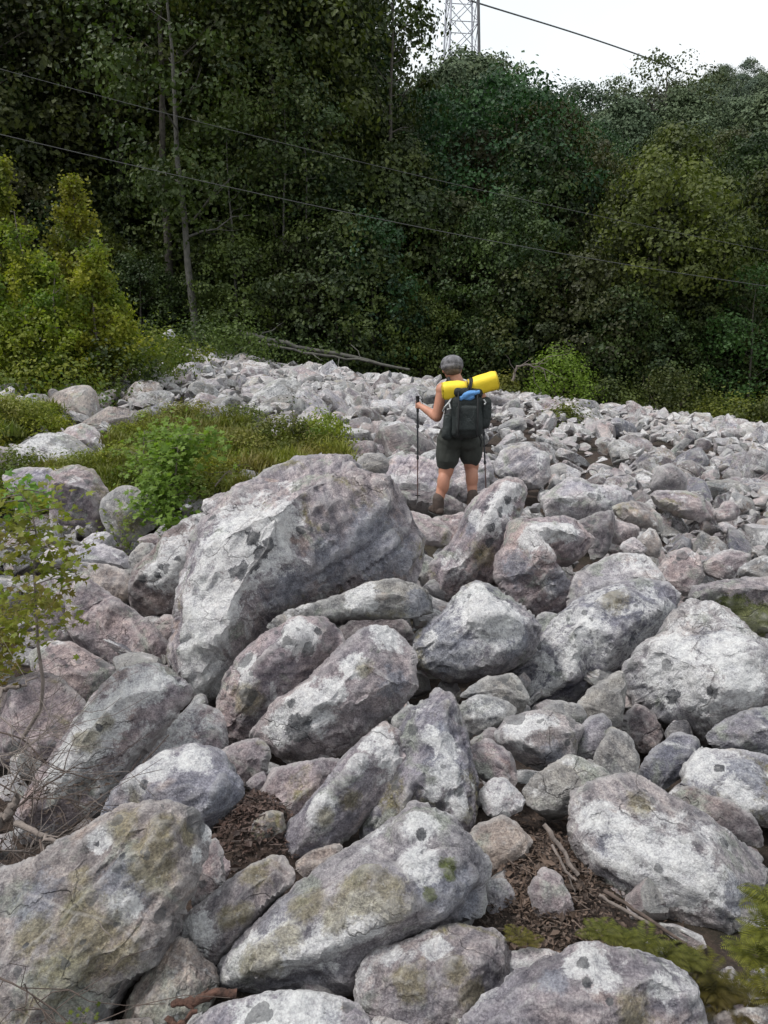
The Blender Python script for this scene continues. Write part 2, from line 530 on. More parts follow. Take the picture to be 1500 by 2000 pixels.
def traced_rock(label, pts, kind='P', white=0.4, d=None, tilt=40, th=0.26, peaks=None, rough=1.0, spin=0, rnd=0.085, cat='rock', name='rock', lift=0.0, yaw=0, tint=None, seed=None, n=6, steep=(0.3, 1.1), marks=None, abs_tilt=None):
    pts = np.array(pts, float)
    seed = seed if seed is not None else int(abs(pts.sum())) % 99991
    rng = np.random.default_rng(seed)
    cx, cy = (pts.min(0) + pts.max(0)) / 2
    if d is None:
        d = hit_surface(cx, cy, lift)
    A = at(cx, cy, d)
    dep = math.degrees(math.atan2(-(A - EYE)[2], A[1]))
    tilt = abs_tilt or 0.38 * tilt + 0.62 * (90 - dep)
    t = math.radians(tilt); yw = math.radians(yaw)
    R = np.array(Matrix.Rotation(yw, 3, 'Z'))
    U = R @ np.array([1.0, 0, 0]); V = R @ np.array([0, math.cos(t), math.sin(t)]); W = np.cross(U, V)
    P = []
    for px, py in pts:
        r = ray(px, py)
        s = ((A - EYE) @ W) / (r @ W)
        q = EYE + r * s - A
        P.append((q @ U, q @ V))
    P = np.array(P)
    P = P.mean(0) + (P - P.mean(0)) * 1.03
    ext = P.max(0) - P.min(0)
    # principal extent
    Pc = P - P.mean(0)
    ev, evec = np.linalg.eigh(Pc.T @ Pc)
    minor = evec[:, 0]; major = evec[:, 1]
    w_minor = (Pc @ minor).max() - (Pc @ minor).min()
    size = w_minor
    T = th * w_minor
    s = 4.6 * d / F
    s = min(s, w_minor / 13); s = max(s, max(ext) / 95)
    C = chaikin(P, 0.13)
    # resample boundary
    B = []
    for a, b in zip(C, np.roll(C, -1, axis=0)):
        L = np.linalg.norm(b - a); k = max(1, int(round(L / s)))
        for i in range(k):
            B.append(a + (b - a) * i / k)
    B = np.array(B)
    tang = np.roll(B, -1, axis=0) - np.roll(B, 1, axis=0)
    nrm = np.stack([tang[:, 1], -tang[:, 0]], 1); nrm /= np.linalg.norm(nrm, axis=1)[:, None] + 1e-9
    B3 = np.concatenate([B, np.full((len(B), 1), seed * 0.37)], 1)
    B = B + nrm * (size * 0.03 * rough * fbm(B3 * (5.0 / size), 4))[:, None]
    gx = np.arange(B[:, 0].min(), B[:, 0].max(), s); gy = np.arange(B[:, 1].min(), B[:, 1].max(), s * 0.87)
    GX, GY = np.meshgrid(gx, gy); GX = GX + (np.arange(len(gy)) % 2)[:, None] * s * 0.5
    Q = np.stack([GX.ravel(), GY.ravel()], 1) + rng.uniform(-0.12, 0.12, (GX.size, 2)) * s
    Q = Q[inside(B, Q)]
    Q = Q[poly_dist(B, Q) > s * 0.55]
    allp = np.concatenate([B, Q]); nb = len(B)
    edges = [(i, (i + 1) % nb) for i in range(nb)]
    r = delaunay_2d_cdt([Vector(p) for p in allp], edges, [], 1, s * 0.02)
    vs = np.array([tuple(p) for p in r[0]]); tri = np.array([f for f in r[2] if len(f) == 3], int)
    dist = poly_dist(B, vs)
    dist[dist < s * 0.1] = 0
    rr = rnd * size
    k = np.clip(dist / rr, 0, 1)
    dome = rr * np.sqrt(np.clip(1 - (1 - k) ** 2, 0, 1))
    edge_fade = np.clip(dist / (0.10 * size), 0, 1)
    if peaks:
        PK = []
        for px, py, h in peaks:
            ry = ray(px, py); ss = ((A - EYE) @ W) / (ry @ W); q = EYE + ry * ss - A
            PK.append((q @ U, q @ V, h * 1.15))
        PK = np.array(PK)
        cp = np.concatenate([P, PK[:, :2]]); ch = np.concatenate([np.zeros(len(P)), PK[:, 2] * w_minor])
        cr = delaunay_2d_cdt([Vector(p) for p in cp], [(i, (i + 1) % len(P)) for i in range(len(P))], [], 1, 1e-5)
        cv = np.array([tuple(p) for p in cr[0]])
        hv = np.array([ch[o[0]] if len(o) else 0 for o in cr[3]])
        hf = np.zeros(len(vs)); got = np.zeros(len(vs), bool)
        for f in cr[2]:
            if len(f) != 3: continue
            a, b, c = cv[f[0]], cv[f[1]], cv[f[2]]
            M = np.array([b - a, c - a]).T
            if abs(np.linalg.det(M)) < 1e-12: continue
            l = np.linalg.solve(M, (vs - a).T).T
            ok = (l[:, 0] >= -1e-6) & (l[:, 1] >= -1e-6) & (l.sum(1) <= 1 + 1e-6) & ~got
            hf[ok] = 1.0 * hv[f[0]] + l[ok, 0] * (hv[f[1]] - hv[f[0]]) + l[ok, 1] * (hv[f[2]] - hv[f[0]])
            got |= ok
        front = dome + hf + 0.12 * facet_field(vs, rng, size, T, n=6) * edge_fade
    else:
        front = dome + facet_field(vs, rng, size, T, n, steep)
    back = dome * 1.4 + facet_field(vs, rng, size, T * 1.3, n=6, steep=(0.9, 1.8))
    front[dist == 0] = 0; back[dist == 0] = 0
    n0 = len(vs)
    fr = np.concatenate([vs, front[:, None]], 1)
    interior = np.where(dist > 0)[0]
    remap = np.arange(n0); remap[interior] = n0 + np.arange(len(interior))
    bk = np.concatenate([vs[interior], -back[interior][:, None]], 1)
    v = np.concatenate([fr, bk])
    # fix orientation
    a, b, c = vs[tri[:, 0]], vs[tri[:, 1]], vs[tri[:, 2]]
    cr_ = (b[:, 0] - a[:, 0]) * (c[:, 1] - a[:, 1]) - (b[:, 1] - a[:, 1]) * (c[:, 0] - a[:, 0])
    tri[cr_ < 0] = tri[cr_ < 0][:, ::-1]
    f = np.concatenate([tri, remap[tri][:, ::-1]])
    # a few planar breaks across the solid
    for kk in range(8 if peaks else 14):
        dr = rng.normal(size=3); dr[2] = abs(dr[2]) + 0.75; dr /= np.linalg.norm(dr)
        pr = v @ dr; lim = pr.max() * rng.uniform(0.80, 0.97)
        over = np.maximum(pr - lim, 0)
        v = v - np.outer(over * 0.85, dr)
    n = vert_normals(v, f)
    sc = 1.0 / size
    mj = np.array([major[0], major[1], 0]); mn = np.array([minor[0], minor[1], 0])
    Fr = np.stack([v @ mj * 0.55, v @ mn, v[:, 2] * 1.0], 1) + seed * 0.713 % 50
    disp = (0.022 if peaks else 0.026) * fbm(Fr * sc * 2.6, 3) + 0.028 * fbm(Fr * sc * 8, 4, 0.6, ridged=True) - 0.014
    # bedding: shallow ledges parallel to the long axis
    bed = (v @ mn) * sc * 5.5 + v[:, 2] * sc * 6 + 1.2 * fbm(Fr * sc * 2, 3)
    led = np.abs((bed % 1.0) - 0.5) * 2
    gate = np.clip(fbm(Fr * sc * 1.6 + 9.1, 2) * 3 + 0.2, 0, 1)
    disp = disp - 0.022 * gate * np.clip(1 - led * 3.2, 0, 1)
    ef = np.clip(dist / (0.14 * size), 0.15, 1); ef = np.concatenate([ef, ef[interior]])
    # broken ledges: every point follows the fracture plate of its nearest seed
    for ns, amp, st in ((8, 0.026, 0.6), (24, 0.013, 0.5)):
        idx = rng.integers(0, len(v), ns)
        S = np.stack([v[idx] @ mj * st, v[idx] @ mn, v[idx][:, 2]], 1)
        X = np.stack([v @ mj * st, v @ mn, v[:, 2]], 1)
        wob = 0.10 * size * np.stack([fbm(X * sc * 3 + q * 11.3, 2) for q in range(3)], 1)
        dd = ((X + wob)[:, None, :] - S[None]) 
        r2 = np.sqrt((dd ** 2).sum(2))
        wt = np.exp(-(r2 - r2.min(1)[:, None]) / (0.9 * s)); wt /= wt.sum(1)[:, None]
        gr = rng.normal(0, 0.16 if ns < 10 else 0.18, (ns, 3)); of = rng.uniform(-amp, amp, ns)
        val = of[None] + np.einsum('ijk,jk->ij', dd, gr) * sc * 0.5
        disp = disp + (val * wt).sum(1) * ef
    # fine real-world-size roughness
    disp = disp * size * rough + rough * 0.006 * fbm(v * 16 + seed % 31, 3) + rough * 0.012 * fbm(v * 5 + seed % 17, 2)
    v = v + n * disp[:, None]
    w = v[:, :1] * U + v[:, 1:2] * V + v[:, 2:3] * W
    me = mesh_np('rock', w, f, M_ROCK, True)
    finish_rock_mesh(me)
    if marks:
        kinds = {'w': 'white_crust', 'o': 'olive_crust', 'd': 'dark_disc', 'b': 'slate_and_shade', 'm': 'moss'}
        val = {}
        for kd, mx, my, mr in marks:
            ry = ray(mx, my)
            # first surface point of the stone under this pixel
            rel = w + A - EYE; dn = ry / np.linalg.norm(ry); along = rel @ dn
            off = np.linalg.norm(rel - along[:, None] * dn, axis=1)
            cand = np.where(off < 2.2 * s)[0]
            if len(cand) == 0: continue
            hit = w[cand[along[cand].argmin()]]
            rad = mr * np.linalg.norm(hit + A - EYE) / F
            val.setdefault(kd, np.zeros(len(w)))
            dist3 = np.linalg.norm(w - hit, axis=1)
            val[kd] = np.maximum(val[kd], np.clip(1.3 - dist3 / rad * (0.85 if kd == 'd' else 0.72), 0, 1))
        for kd, vv in val.items():
            at_ = me.attributes.new(kinds[kd], 'FLOAT', 'POINT')
            at_.data.foreach_set('value', vv.astype(np.float32))
        white *= 0.8
    o = link(name, me, None, A)
    tag(o, label, cat)
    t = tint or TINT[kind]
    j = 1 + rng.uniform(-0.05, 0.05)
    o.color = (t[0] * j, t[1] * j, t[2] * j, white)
    used_area.append((A[0], A[1], 0.5 * max(ext)))
    return o

def loose_template(seed, sub=3, flat=None):
    rng = np.random.default_rng(seed)
    bm = bmesh.new(); bmesh.ops.create_icosphere(bm, subdivisions=sub, radius=1.0)
    v = np.array([x.co[:] for x in bm.verts]); f = np.array([[q.index for q in p.verts] for p in bm.faces]); bm.free()
    p = 0.5  # squareness
    v = np.sign(v) * np.abs(v) ** p
    v /= np.abs(v).max()
    Rm = np.array(Euler(rng.uniform(-0.5, 0.5, 3)).to_matrix())
    v = v * np.array([1.0, rng.uniform(0.5, 0.75), rng.uniform(0.24, 0.5) if flat is None else flat])
    for k in range(13):
        dr = rng.normal(size=3); dr /= np.linalg.norm(dr)
        pr = v @ dr; lim = pr.max() * rng.uniform(0.50, 0.84)
        v = v - np.outer(np.maximum(pr - lim, 0), dr)
    n = vert_normals(v, f)
    v = v + n * (0.06 * fbm(v * 1.7 + seed, 3) + (0.03 * fbm(v * 5 + seed, 3, ridged=True) if sub > 2 else 0))[:, None]
    v = v @ Rm.T
    return v.astype(np.float32), f
# ------------------------------------------------------------------ boulders one can point at
T_ = traced_rock
BIG = dict(cat='boulder', name='boulder')
T_('largest boulder, pinkish tan top and a long white tongue down its left side',
   [(392,962),(470,935),(545,903),(610,897),(680,905),(725,948),(782,998),(810,1045),(822,1090),(800,1140),(700,1165),(620,1180),(545,1215),(505,1245),(470,1300),(430,1355),(405,1376),(368,1352),(332,1295),(348,1200),(365,1130),(385,1060),(418,1010),(396,985)],
   'T', 0.62, d=5.0, abs_tilt=50, th=.2, tint=(0.385, 0.365, 0.366), peaks=[(480,965,.05),(590,925,.05),(690,985,.20),(600,1030,.25),(540,1090,.27),(450,1040,.17),(400,1180,.14),(505,1160,.23),(440,1270,.16),(385,1290,.12),(780,1010,.16),(700,1100,.10),(620,1140,.08)], rnd=.10, **BIG, marks=[('w',440,1060,70),('w',505,1060,60),('w',410,1150,60),('w',380,1230,50),('w',380,1310,45),('w',470,1000,50),('w',560,1020,40),('d',480,1050,15),('d',495,1075,15),('d',540,1067,17),('d',490,1092,13),('d',460,1108,17),('d',577,1045,9),('d',592,1038,8),('d',650,1030,9),('d',420,1000,9),('b',740,1060,60),('b',650,1110,50),('b',780,1090,45),('b',570,1150,40)])  # the 'b' marks put the shade of its right face into the colour
T_('boulder with a bright white patch full of black spots, left of the largest boulder',
   [(308,1062),(330,1032),(385,1005),(425,1008),(430,1040),(410,1110),(390,1170),(350,1215),(300,1215),(262,1190),(250,1160),(262,1112),(300,1075)], 'D', 0.75, tilt=55, th=.25, d=5.9, peaks=[(340,1130,.42),(385,1080,.38),(300,1135,.36),(330,1060,.25)], **BIG, marks=[('w',330,1100,34),('w',300,1120,28),('w',348,1088,22),('d',305,1105,7),('d',300,1127,8),('d',312,1117,6),('d',325,1098,6),('d',275,1140,8),('d',340,1085,6)])
T_('triangular mauve slab edged by a thin pale line, left of the white tongue',
   [(118,1108),(145,1113),(224,1168),(264,1190),(338,1262),(336,1302),(290,1318),(225,1308),(150,1258),(136,1235),(130,1170)], 'P', 0.3, tilt=38, d=5.0, th=.12, peaks=[(150,1228,.22),(210,1252,.24),(250,1278,.24),(320,1292,.2),(230,1190,.2),(160,1150,.2)], rnd=.06, **BIG)
T_('dull purple-grey rock behind the thin stem of the left sapling', [(60,1150),(100,1118),(140,1140),(150,1235),(140,1270),(80,1262),(52,1200)], 'P', .15, d=5.2)
T_('smooth rounded mauve rock under the triangular slab', [(55,1275),(100,1252),(150,1256),(190,1280),(245,1322),(220,1360),(172,1400),(120,1370),(70,1325)], 'P', .12, d=4.4, th=.38, n=9, rough=.7)
T_('plum-grey domed rock at the left edge below the sapling', [(-30,1360),(22,1318),(56,1306),(95,1310),(130,1332),(168,1375),(180,1420),(150,1480),(60,1500),(-40,1480)], 'P', .1, d=3.75, th=.38, n=9, rough=.7)
T_('long leaning slab with a chalk-white crust and yellow-green blotches', [(238,1312),(285,1298),(330,1310),(376,1345),(366,1368),(330,1405),(272,1465),(220,1530),(170,1605),(110,1640),(55,1650),(30,1610),(55,1540),(100,1478),(150,1408),(200,1345)], 'P', .85, d=3.35, tilt=42, th=.3, peaks=[(295,1340,.34),(240,1400,.36),(160,1480,.34),(90,1570,.3),(330,1350,.25)], **BIG, marks=[('w',200,1390,50),('w',160,1430,50),('w',240,1360,40),('w',285,1335,30),('w',120,1490,40),('o',165,1452,24),('o',205,1415,18),('d',190,1428,6)])
T_('pinkish lichened slab wedged between the chalk-white slab and the white tongue', [(320,1430),(365,1385),(395,1372),(430,1385),(446,1440),(440,1490),(330,1540),(230,1600),(180,1600),(240,1500)], 'P', .6, d=3.55, tilt=34, th=.2, lift=0)
T_('smooth pale blue-grey block above the bottom left slab', [(170,1620),(215,1555),(260,1510),(320,1470),(375,1452),(432,1468),(460,1510),(478,1545),(464,1585),(420,1618),(380,1650),(300,1680),(220,1690)], 'L', .45, d=2.95, tilt=40, th=.28, rough=.7, tint=(0.396, 0.407, 0.435), peaks=[(300,1520,.26),(390,1490,.3),(430,1540,.3),(340,1600,.2)], **BIG, marks=[('w',300,1480,34),('w',380,1466,30),('w',250,1540,25),('b',440,1570,30),('d',270,1530,8),('o',255,1560,18)])
T_('huge tan slab filling the bottom left corner, blotched with olive lichen', [(-80,1740),(0,1700),(60,1680),(130,1640),(190,1608),(262,1580),(320,1570),(378,1582),(414,1600),(424,1640),(388,1700),(360,1760),(334,1830),(284,1890),(238,1930),(198,1985),(175,2060),(90,2140),(-80,2160),(-120,1900)], 'T', .35, d=2.12, tilt=46, th=.1, tint=(0.334, 0.317, 0.301), peaks=[(120,1720,.12),(250,1640,.13),(370,1630,.12),(330,1740,.12),(250,1850,.12),(120,1950,.12),(0,1850,.1)], rnd=.07, **BIG, marks=[('o',290,1640,44),('o',330,1608,30),('o',375,1635,24),('o',300,1700,36),('o',240,1600,30),('o',130,1780,35),('o',180,1830,55),('o',120,1890,55),('o',230,1880,30),('o',150,1700,18),('o',60,1820,28),('w',415,1620,20),('w',240,1785,22),('w',185,1645,22),('w',395,1670,16),('b',230,1740,45),('b',60,1760,40),('d',180,1650,5),('d',235,1663,6),('d',45,1835,5)])
T_('small pink rounded stone right of the blue-grey block', [(425,1470),(478,1444),(510,1442),(528,1466),(520,1510),(484,1545),(450,1530)], 'P', .3, d=3.3, th=.4)
T_('blocky boulder seamed by crossing cracks in the centre of the heap', [(490,1432),(536,1370),(590,1335),(640,1290),(680,1255),(719,1228),(760,1225),(792,1245),(814,1275),(809,1305),(820,1345),(790,1378),(735,1415),(690,1460),(655,1480),(600,1492),(555,1480),(515,1455)], 'P', .5, d=3.75, tilt=44, th=.3, tint=(0.372, 0.346, 0.349), peaks=[(730,1262,.3),(660,1320,.36),(600,1380,.36),(700,1390,.3),(770,1330,.32),(560,1430,.26),(790,1290,.2)], **BIG, marks=[('w',600,1370,42),('w',640,1340,25),('w',540,1420,30),('w',690,1290,25),('w',760,1238,30),('d',575,1425,24),('d',560,1370,8),('b',780,1330,30),('o',720,1300,18)])
T_('round-nosed slab lying just left of the cracked blocky boulder', [(430,1450),(424,1385),(437,1320),(480,1270),(520,1235),(575,1212),(625,1206),(655,1225),(678,1256),(655,1290),(610,1335),(570,1375),(530,1410),(490,1450),(455,1465)], 'P', .55, d=4.1, tilt=42, th=.36, n=8, peaks=[(600,1245,.34),(540,1290,.4),(480,1350,.38),(460,1420,.26)], **BIG, marks=[('w',480,1290,20),('w',590,1232,34),('w',470,1320,18),('o',480,1370,30),('d',560,1245,8),('d',625,1225,7)])
T_('long thin flat slab bridging the dark hollow above the cracked boulder', [(512,1230),(550,1198),(620,1175),(680,1155),(720,1138),(770,1132),(830,1145),(868,1165),(850,1187),(800,1207),(740,1205),(680,1202),(630,1214),(560,1230)], 'G', .45, d=4.5, tilt=24, th=.22, peaks=[(600,1200,.2),(720,1175,.25),(800,1170,.28)], **BIG, marks=[('w',730,1193,15),('w',700,1160,28),('b',830,1180,30)])
T_('big round-topped boulder with a pale crown and grey belly, below the hiker', [(803,1268),(815,1230),(860,1200),(890,1160),(925,1138),(960,1136),(1000,1160),(1040,1195),(1057,1228),(1037,1274),(990,1308),(940,1328),(890,1333),(845,1318),(815,1297)], 'G', .8, d=4.5, tilt=55, th=.3, n=8, tint=(0.318, 0.324, 0.339), peaks=[(940,1190,.34),(900,1230,.42),(980,1240,.42),(870,1265,.34),(940,1275,.36),(1010,1215,.3)], **BIG, marks=[('w',940,1165,45),('w',985,1190,52),('w',920,1150,30),('w',1010,1220,28),('b',850,1240,38),('b',870,1275,42),('b',1020,1255,30),('w',830,1250,15)])
T_('upright spotted fin of rock hiding the right boot', [(835,1112),(870,1070),(895,1035),(905,1000),(935,965),(970,942),(1005,930),(1026,942),(1030,960),(1018,1005),(1002,1055),(985,1115),(965,1150),(920,1180),(885,1185),(850,1165)], 'P', .7, d=6.2, tilt=60, th=.3, peaks=[(985,960,.2),(950,1010,.36),(930,1070,.36),(900,1120,.3),(985,1040,.22)], **BIG, marks=[('w',990,975,28),('w',955,1010,28),('w',1010,955,20),('w',930,1000,15),('d',1000,983,9),('d',985,1000,7),('d',968,1030,9),('d',965,1055,10),('d',945,985,7),('o',950,1085,24),('b',920,1020,20)])
T_('flat pinkish stone just below the left boot', [(770,998),(800,996),(832,1006),(858,1016),(884,1040),(876,1064),(830,1064),(808,1052),(793,1012)], 'P', .3, d=7.6, tilt=22, th=.25)
T_('small green-grey stone in the dark hole below the boots', [(808,1090),(830,1080),(855,1095),(862,1125),(838,1145),(812,1130)], 'G', .2, d=6.4)
T_('thin brown shelf of rock at the tip of the left pole', [(748,948),(800,938),(850,962),(900,982),(930,990),(900,1012),(850,1003),(800,988),(758,978)], 'D', .25, d=9.0, tilt=10, th=.3)
T_('fan-shaped green-grey boulder right of the spotted fin', [(1002,1015),(1060,1015),(1125,1008),(1160,1035),(1152,1070),(1122,1097),(1085,1102),(1145,1150),(1150,1200),(1060,1215),(1030,1220),(985,1165),(966,1130),(972,1085),(988,1045)], 'P', .5, d=5.7, tilt=46, th=.25, peaks=[(1030,1060,.26),(1110,1040,.24),(1060,1110,.3),(1020,1140,.26),(1100,1160,.2)], **BIG, marks=[('w',1080,1040,34),('w',1120,1025,22),('b',1000,1110,30),('b',1110,1140,30),('w',1030,1060,22)])
T_('dark grey ribbed slab lying diagonally behind the large right boulder', [(915,1350),(985,1322),(1040,1272),(1070,1220),(1130,1175),(1200,1142),(1260,1130),(1300,1140),(1330,1165),(1317,1197),(1292,1232),(1257,1264),(1212,1304),(1167,1336),(1125,1370),(1080,1382),(1030,1395),(960,1385)], 'B', .5, d=4.7, tilt=36, th=.3, peaks=[(1250,1165,.28),(1180,1190,.3),(1110,1240,.34),(1060,1300,.34),(1180,1260,.34),(1000,1350,.24),(1100,1330,.26),(1260,1210,.28)], **BIG, marks=[('w',1100,1290,22),('w',1060,1300,15),('w',1150,1215,20),('w',1080,1340,16),('w',1040,1350,12),('o',1210,1170,25),('w',1120,1200,14)])
T_('pale blue-grey flat rock behind the top of the dark ribbed slab', [(1120,1125),(1170,1095),(1215,1078),(1262,1085),(1292,1118),(1315,1150),(1250,1175),(1160,1200),(1105,1190)], 'L', .7, d=5.35, tilt=32, th=.2)
T_('large cream and grey-green boulder jutting in from the right edge', [(1220,1308),(1260,1255),(1298,1235),(1317,1195),(1345,1170),(1395,1182),(1430,1205),(1470,1245),(1560,1262),(1620,1300),(1610,1400),(1500,1425),(1440,1448),(1380,1448),(1330,1412),(1265,1388),(1233,1348)], 'G', .75, d=4.1, tilt=36, th=.22, tint=(0.395, 0.396, 0.396), peaks=[(1350,1220,.18),(1330,1290,.3),(1420,1300,.32),(1290,1320,.26),(1360,1370,.3),(1450,1380,.28),(1520,1330,.3)], **BIG, marks=[('w',1300,1300,50),('w',1350,1350,42),('w',1290,1270,35),('w',1400,1270,44),('w',1460,1330,35),('d',1305,1357,12),('d',1390,1360,11),('d',1280,1382,8),('b',1380,1230,25)])
T_('grey rock tucked under the lower edge of the large right boulder', [(1372,1440),(1400,1412),(1450,1392),(1500,1380),(1600,1385),(1600,1490),(1500,1478),(1420,1470)], 'B', .4, d=3.55, tilt=40, th=.3)
T_('pink-topped slab with a mossy flank at the right edge', [(1348,1150),(1400,1136),(1470,1126),(1600,1128),(1600,1262),(1470,1250),(1420,1212),(1380,1188),(1352,1172)], 'P', .35, d=5.1, tilt=36, th=.25, tint=(0.360, 0.337, 0.331), peaks=[(1400,1165,.3),(1480,1160,.34),(1540,1180,.3)], **BIG, marks=[('m',1460,1225,32),('m',1430,1195,22),('m',1490,1200,26)])
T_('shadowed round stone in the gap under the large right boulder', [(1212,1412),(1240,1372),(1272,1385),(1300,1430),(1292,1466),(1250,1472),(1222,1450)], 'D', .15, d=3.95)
T_('small dark blue-grey oval stone below the large right boulder', [(1243,1512),(1270,1470),(1320,1430),(1367,1438),(1374,1470),(1342,1512),(1300,1542),(1263,1538)], 'B', .4, d=3.45, th=.36, n=8)
T_('rough grey and white slab at the right edge above the fern', [(1325,1532),(1345,1490),(1375,1450),(1420,1455),(1500,1480),(1600,1490),(1600,1625),(1500,1612),(1440,1596),(1380,1566)], 'L', .6, d=3.2, tilt=38, th=.24, **BIG, marks=[('w',1380,1490,30),('w',1440,1560,28),('b',1450,1500,34),('d',1400,1492,8)])
T_('large smooth boulder with a white lichen sheet, lower right', [(1113,1592),(1121,1540),(1190,1516),(1240,1511),(1300,1550),(1365,1592),(1460,1635),(1498,1670),(1487,1730),(1463,1796),(1427,1838),(1392,1858),(1345,1832),(1285,1794),(1190,1738),(1143,1692),(1118,1652)], 'G', .52, d=2.7, tilt=44, th=.2, rough=.75, tint=(0.379, 0.371, 0.366), peaks=[(1200,1580,.18),(1180,1660,.26),(1300,1650,.3),(1400,1700,.3),(1300,1740,.3),(1400,1790,.26),(1230,1700,.28)], rnd=.12, **BIG, marks=[('w',1290,1700,48),('w',1245,1655,40),('w',1370,1720,42),('w',1150,1590,28),('w',1210,1600,20),('w',1330,1660,30),('b',1440,1750,30),('b',1190,1640,24),('o',1250,1560,20)])
T_('greenish flat slab touching the upper left of the white-sheeted boulder', [(1018,1545),(1060,1500),(1120,1470),(1178,1490),(1200,1525),(1150,1560),(1110,1590),(1060,1590),(1025,1570)], 'G', .4, d=3.05, tilt=30, th=.2)
T_('cream-pink wedge stone with a grey underside, centre right', [(968,1432),(990,1400),(1035,1388),(1085,1388),(1142,1420),(1128,1452),(1120,1488),(1062,1514),(1010,1488),(974,1458)], 'P', .5, d=3.35, tilt=48, th=.25, tint=(0.373, 0.356, 0.348), peaks=[(1040,1420,.3),(1000,1450,.3),(1060,1480,.22),(1100,1440,.26)], rough=.8, marks=[('w',1010,1415,26),('w',1050,1405,24),('b',1080,1485,24)])
T_('flat greenish stone behind the cream-pink wedge stone', [(1060,1388),(1085,1368),(1135,1376),(1148,1400),(1130,1430),(1085,1410)], 'G', .35, d=3.65, tilt=30)
T_('smooth slate-blue stone right of the cream-pink wedge stone', [(1112,1445),(1150,1398),(1180,1393),(1202,1412),(1192,1452),(1162,1482),(1128,1476)], 'B', .3, d=3.4, rough=.6)
T_('standing grey stone between the slate-blue stone and the dark gap', [(1155,1485),(1195,1412),(1232,1438),(1248,1480),(1243,1520),(1190,1535)], 'G', .3, d=3.3, tilt=55)
T_('small olive-grey egg stone left of the cream-pink wedge stone', [(883,1387),(905,1362),(940,1357),(985,1365),(1014,1385),(988,1412),(932,1436),(903,1422)], 'G', .3, d=3.7, th=.4, n=9, rough=.6)
T_('tall craggy rock streaked white and blue-grey, right of the two-layered slab', [(765,1440),(795,1392),(836,1372),(853,1343),(887,1365),(907,1420),(918,1470),(933,1540),(928,1605),(915,1650),(880,1640),(830,1625),(760,1640),(710,1640),(700,1600),(740,1540),(780,1480)], 'P', .7, d=3.05, tilt=50, th=.2, tint=(0.340, 0.329, 0.344), rough=1.2, peaks=[(850,1400,.2),(840,1470,.34),(880,1520,.26),(800,1530,.26),(890,1590,.2),(780,1590,.2)], **BIG, marks=[('w',880,1450,22),('w',870,1510,24),('w',830,1440,16),('w',900,1560,22),('w',845,1560,16),('b',880,1480,30),('b',860,1420,20)])
T_('reddish-pink angular stone above the small white stone', [(908,1458),(950,1438),(1000,1475),(1015,1510),(1008,1542),(960,1530),(920,1510)], 'P', .3, d=3.2)
T_('small bright white stone beside the pocket of leaf litter', [(936,1550),(960,1520),(997,1520),(1027,1560),(1016,1588),(970,1600),(943,1583)], 'W', .9, d=2.95, tint=(0.511, 0.491, 0.501))
T_('tan stone with one white broken corner, left of the leaf litter', [(905,1655),(925,1615),(980,1588),(1022,1606),(1040,1635),(1032,1662),(1002,1694),(970,1718),(925,1705)], 'T', .3, d=2.75, tilt=40, th=.25)
T_('purplish stone half sunk in the leaf litter', [(1030,1740),(1060,1695),(1090,1703),(1117,1755),(1126,1790),(1090,1812),(1045,1785)], 'P', .4, d=2.45, th=.3)
T_('narrow speckled stone between the olive-blotched boulder and the litter', [(945,1715),(985,1715),(1010,1750),(1020,1798),(990,1815),(948,1800)], 'L', .5, d=2.5)
T_('broad central boulder with round olive lichen blotches and a grey right end', [(434,1882),(470,1830),(505,1790),(560,1742),(600,1705),(660,1668),(740,1620),(807,1568),(840,1582),(887,1612),(927,1660),(957,1710),(960,1757),(947,1795),(900,1812),(845,1835),(790,1870),(740,1910),(700,1950),(650,1970),(580,1975),(500,1965),(445,1935)], 'T', .6, d=2.35, tilt=46, th=.2, tint=(0.372, 0.367, 0.372), peaks=[(560,1800,.22),(680,1720,.28),(800,1630,.26),(880,1680,.24),(800,1760,.3),(650,1850,.26),(520,1880,.2),(900,1750,.22)], rnd=.1, **BIG, marks=[('o',590,1762,34),('o',680,1742,34),('o',755,1735,40),('o',720,1690,24),('o',555,1822,26),('o',495,1868,32),('o',640,1790,24),('w',540,1845,42),('w',620,1855,42),('w',700,1800,36),('w',820,1595,28),('w',480,1828,20),('w',830,1680,30),('b',905,1750,50),('b',930,1780,30),('b',850,1730,30),('m',888,1690,16),('m',850,1742,11),('d',828,1620,10)])
T_('brown finger-shaped slab with one white end, left of the olive-blotched boulder', [(342,1812),(380,1770),(440,1725),(480,1690),(520,1672),(555,1675),(577,1700),(574,1727),(532,1764),(484,1814),(444,1860),(420,1886),(395,1880),(352,1855)], 'T', .4, d=2.35, tilt=44, th=.34, n=8, tint=(0.302, 0.287, 0.282), rough=.8, marks=[('o',500,1700,25),('o',480,1790,20),('o',440,1790,20),('w',380,1828,30),('w',360,1815,20)])
T_('grey-brown slab under the white end of the finger-shaped slab', [(285,1895),(340,1822),(382,1845),(424,1880),(424,1930),(400,1985),(320,2040),(225,2100),(225,2000),(258,1935)], 'T', .3, d=2.1, tilt=40, th=.25)
T_('two-layered slab split lengthways with a pale block on its upper end', [(528,1668),(560,1610),(610,1560),(670,1480),(715,1440),(750,1412),(784,1430),(792,1463),(814,1475),(774,1532),(738,1578),(698,1620),(662,1655),(612,1670),(565,1690)], 'P', .5, d=2.95, tilt=42, th=.24, tint=(0.345, 0.328, 0.334), peaks=[(755,1450,.34),(700,1500,.32),(640,1570,.3),(590,1630,.26),(770,1490,.22),(700,1570,.22)], **BIG, marks=[('w',740,1440,30),('w',765,1470,22),('w',620,1580,28),('w',700,1490,20),('o',690,1570,20),('o',640,1600,16)])
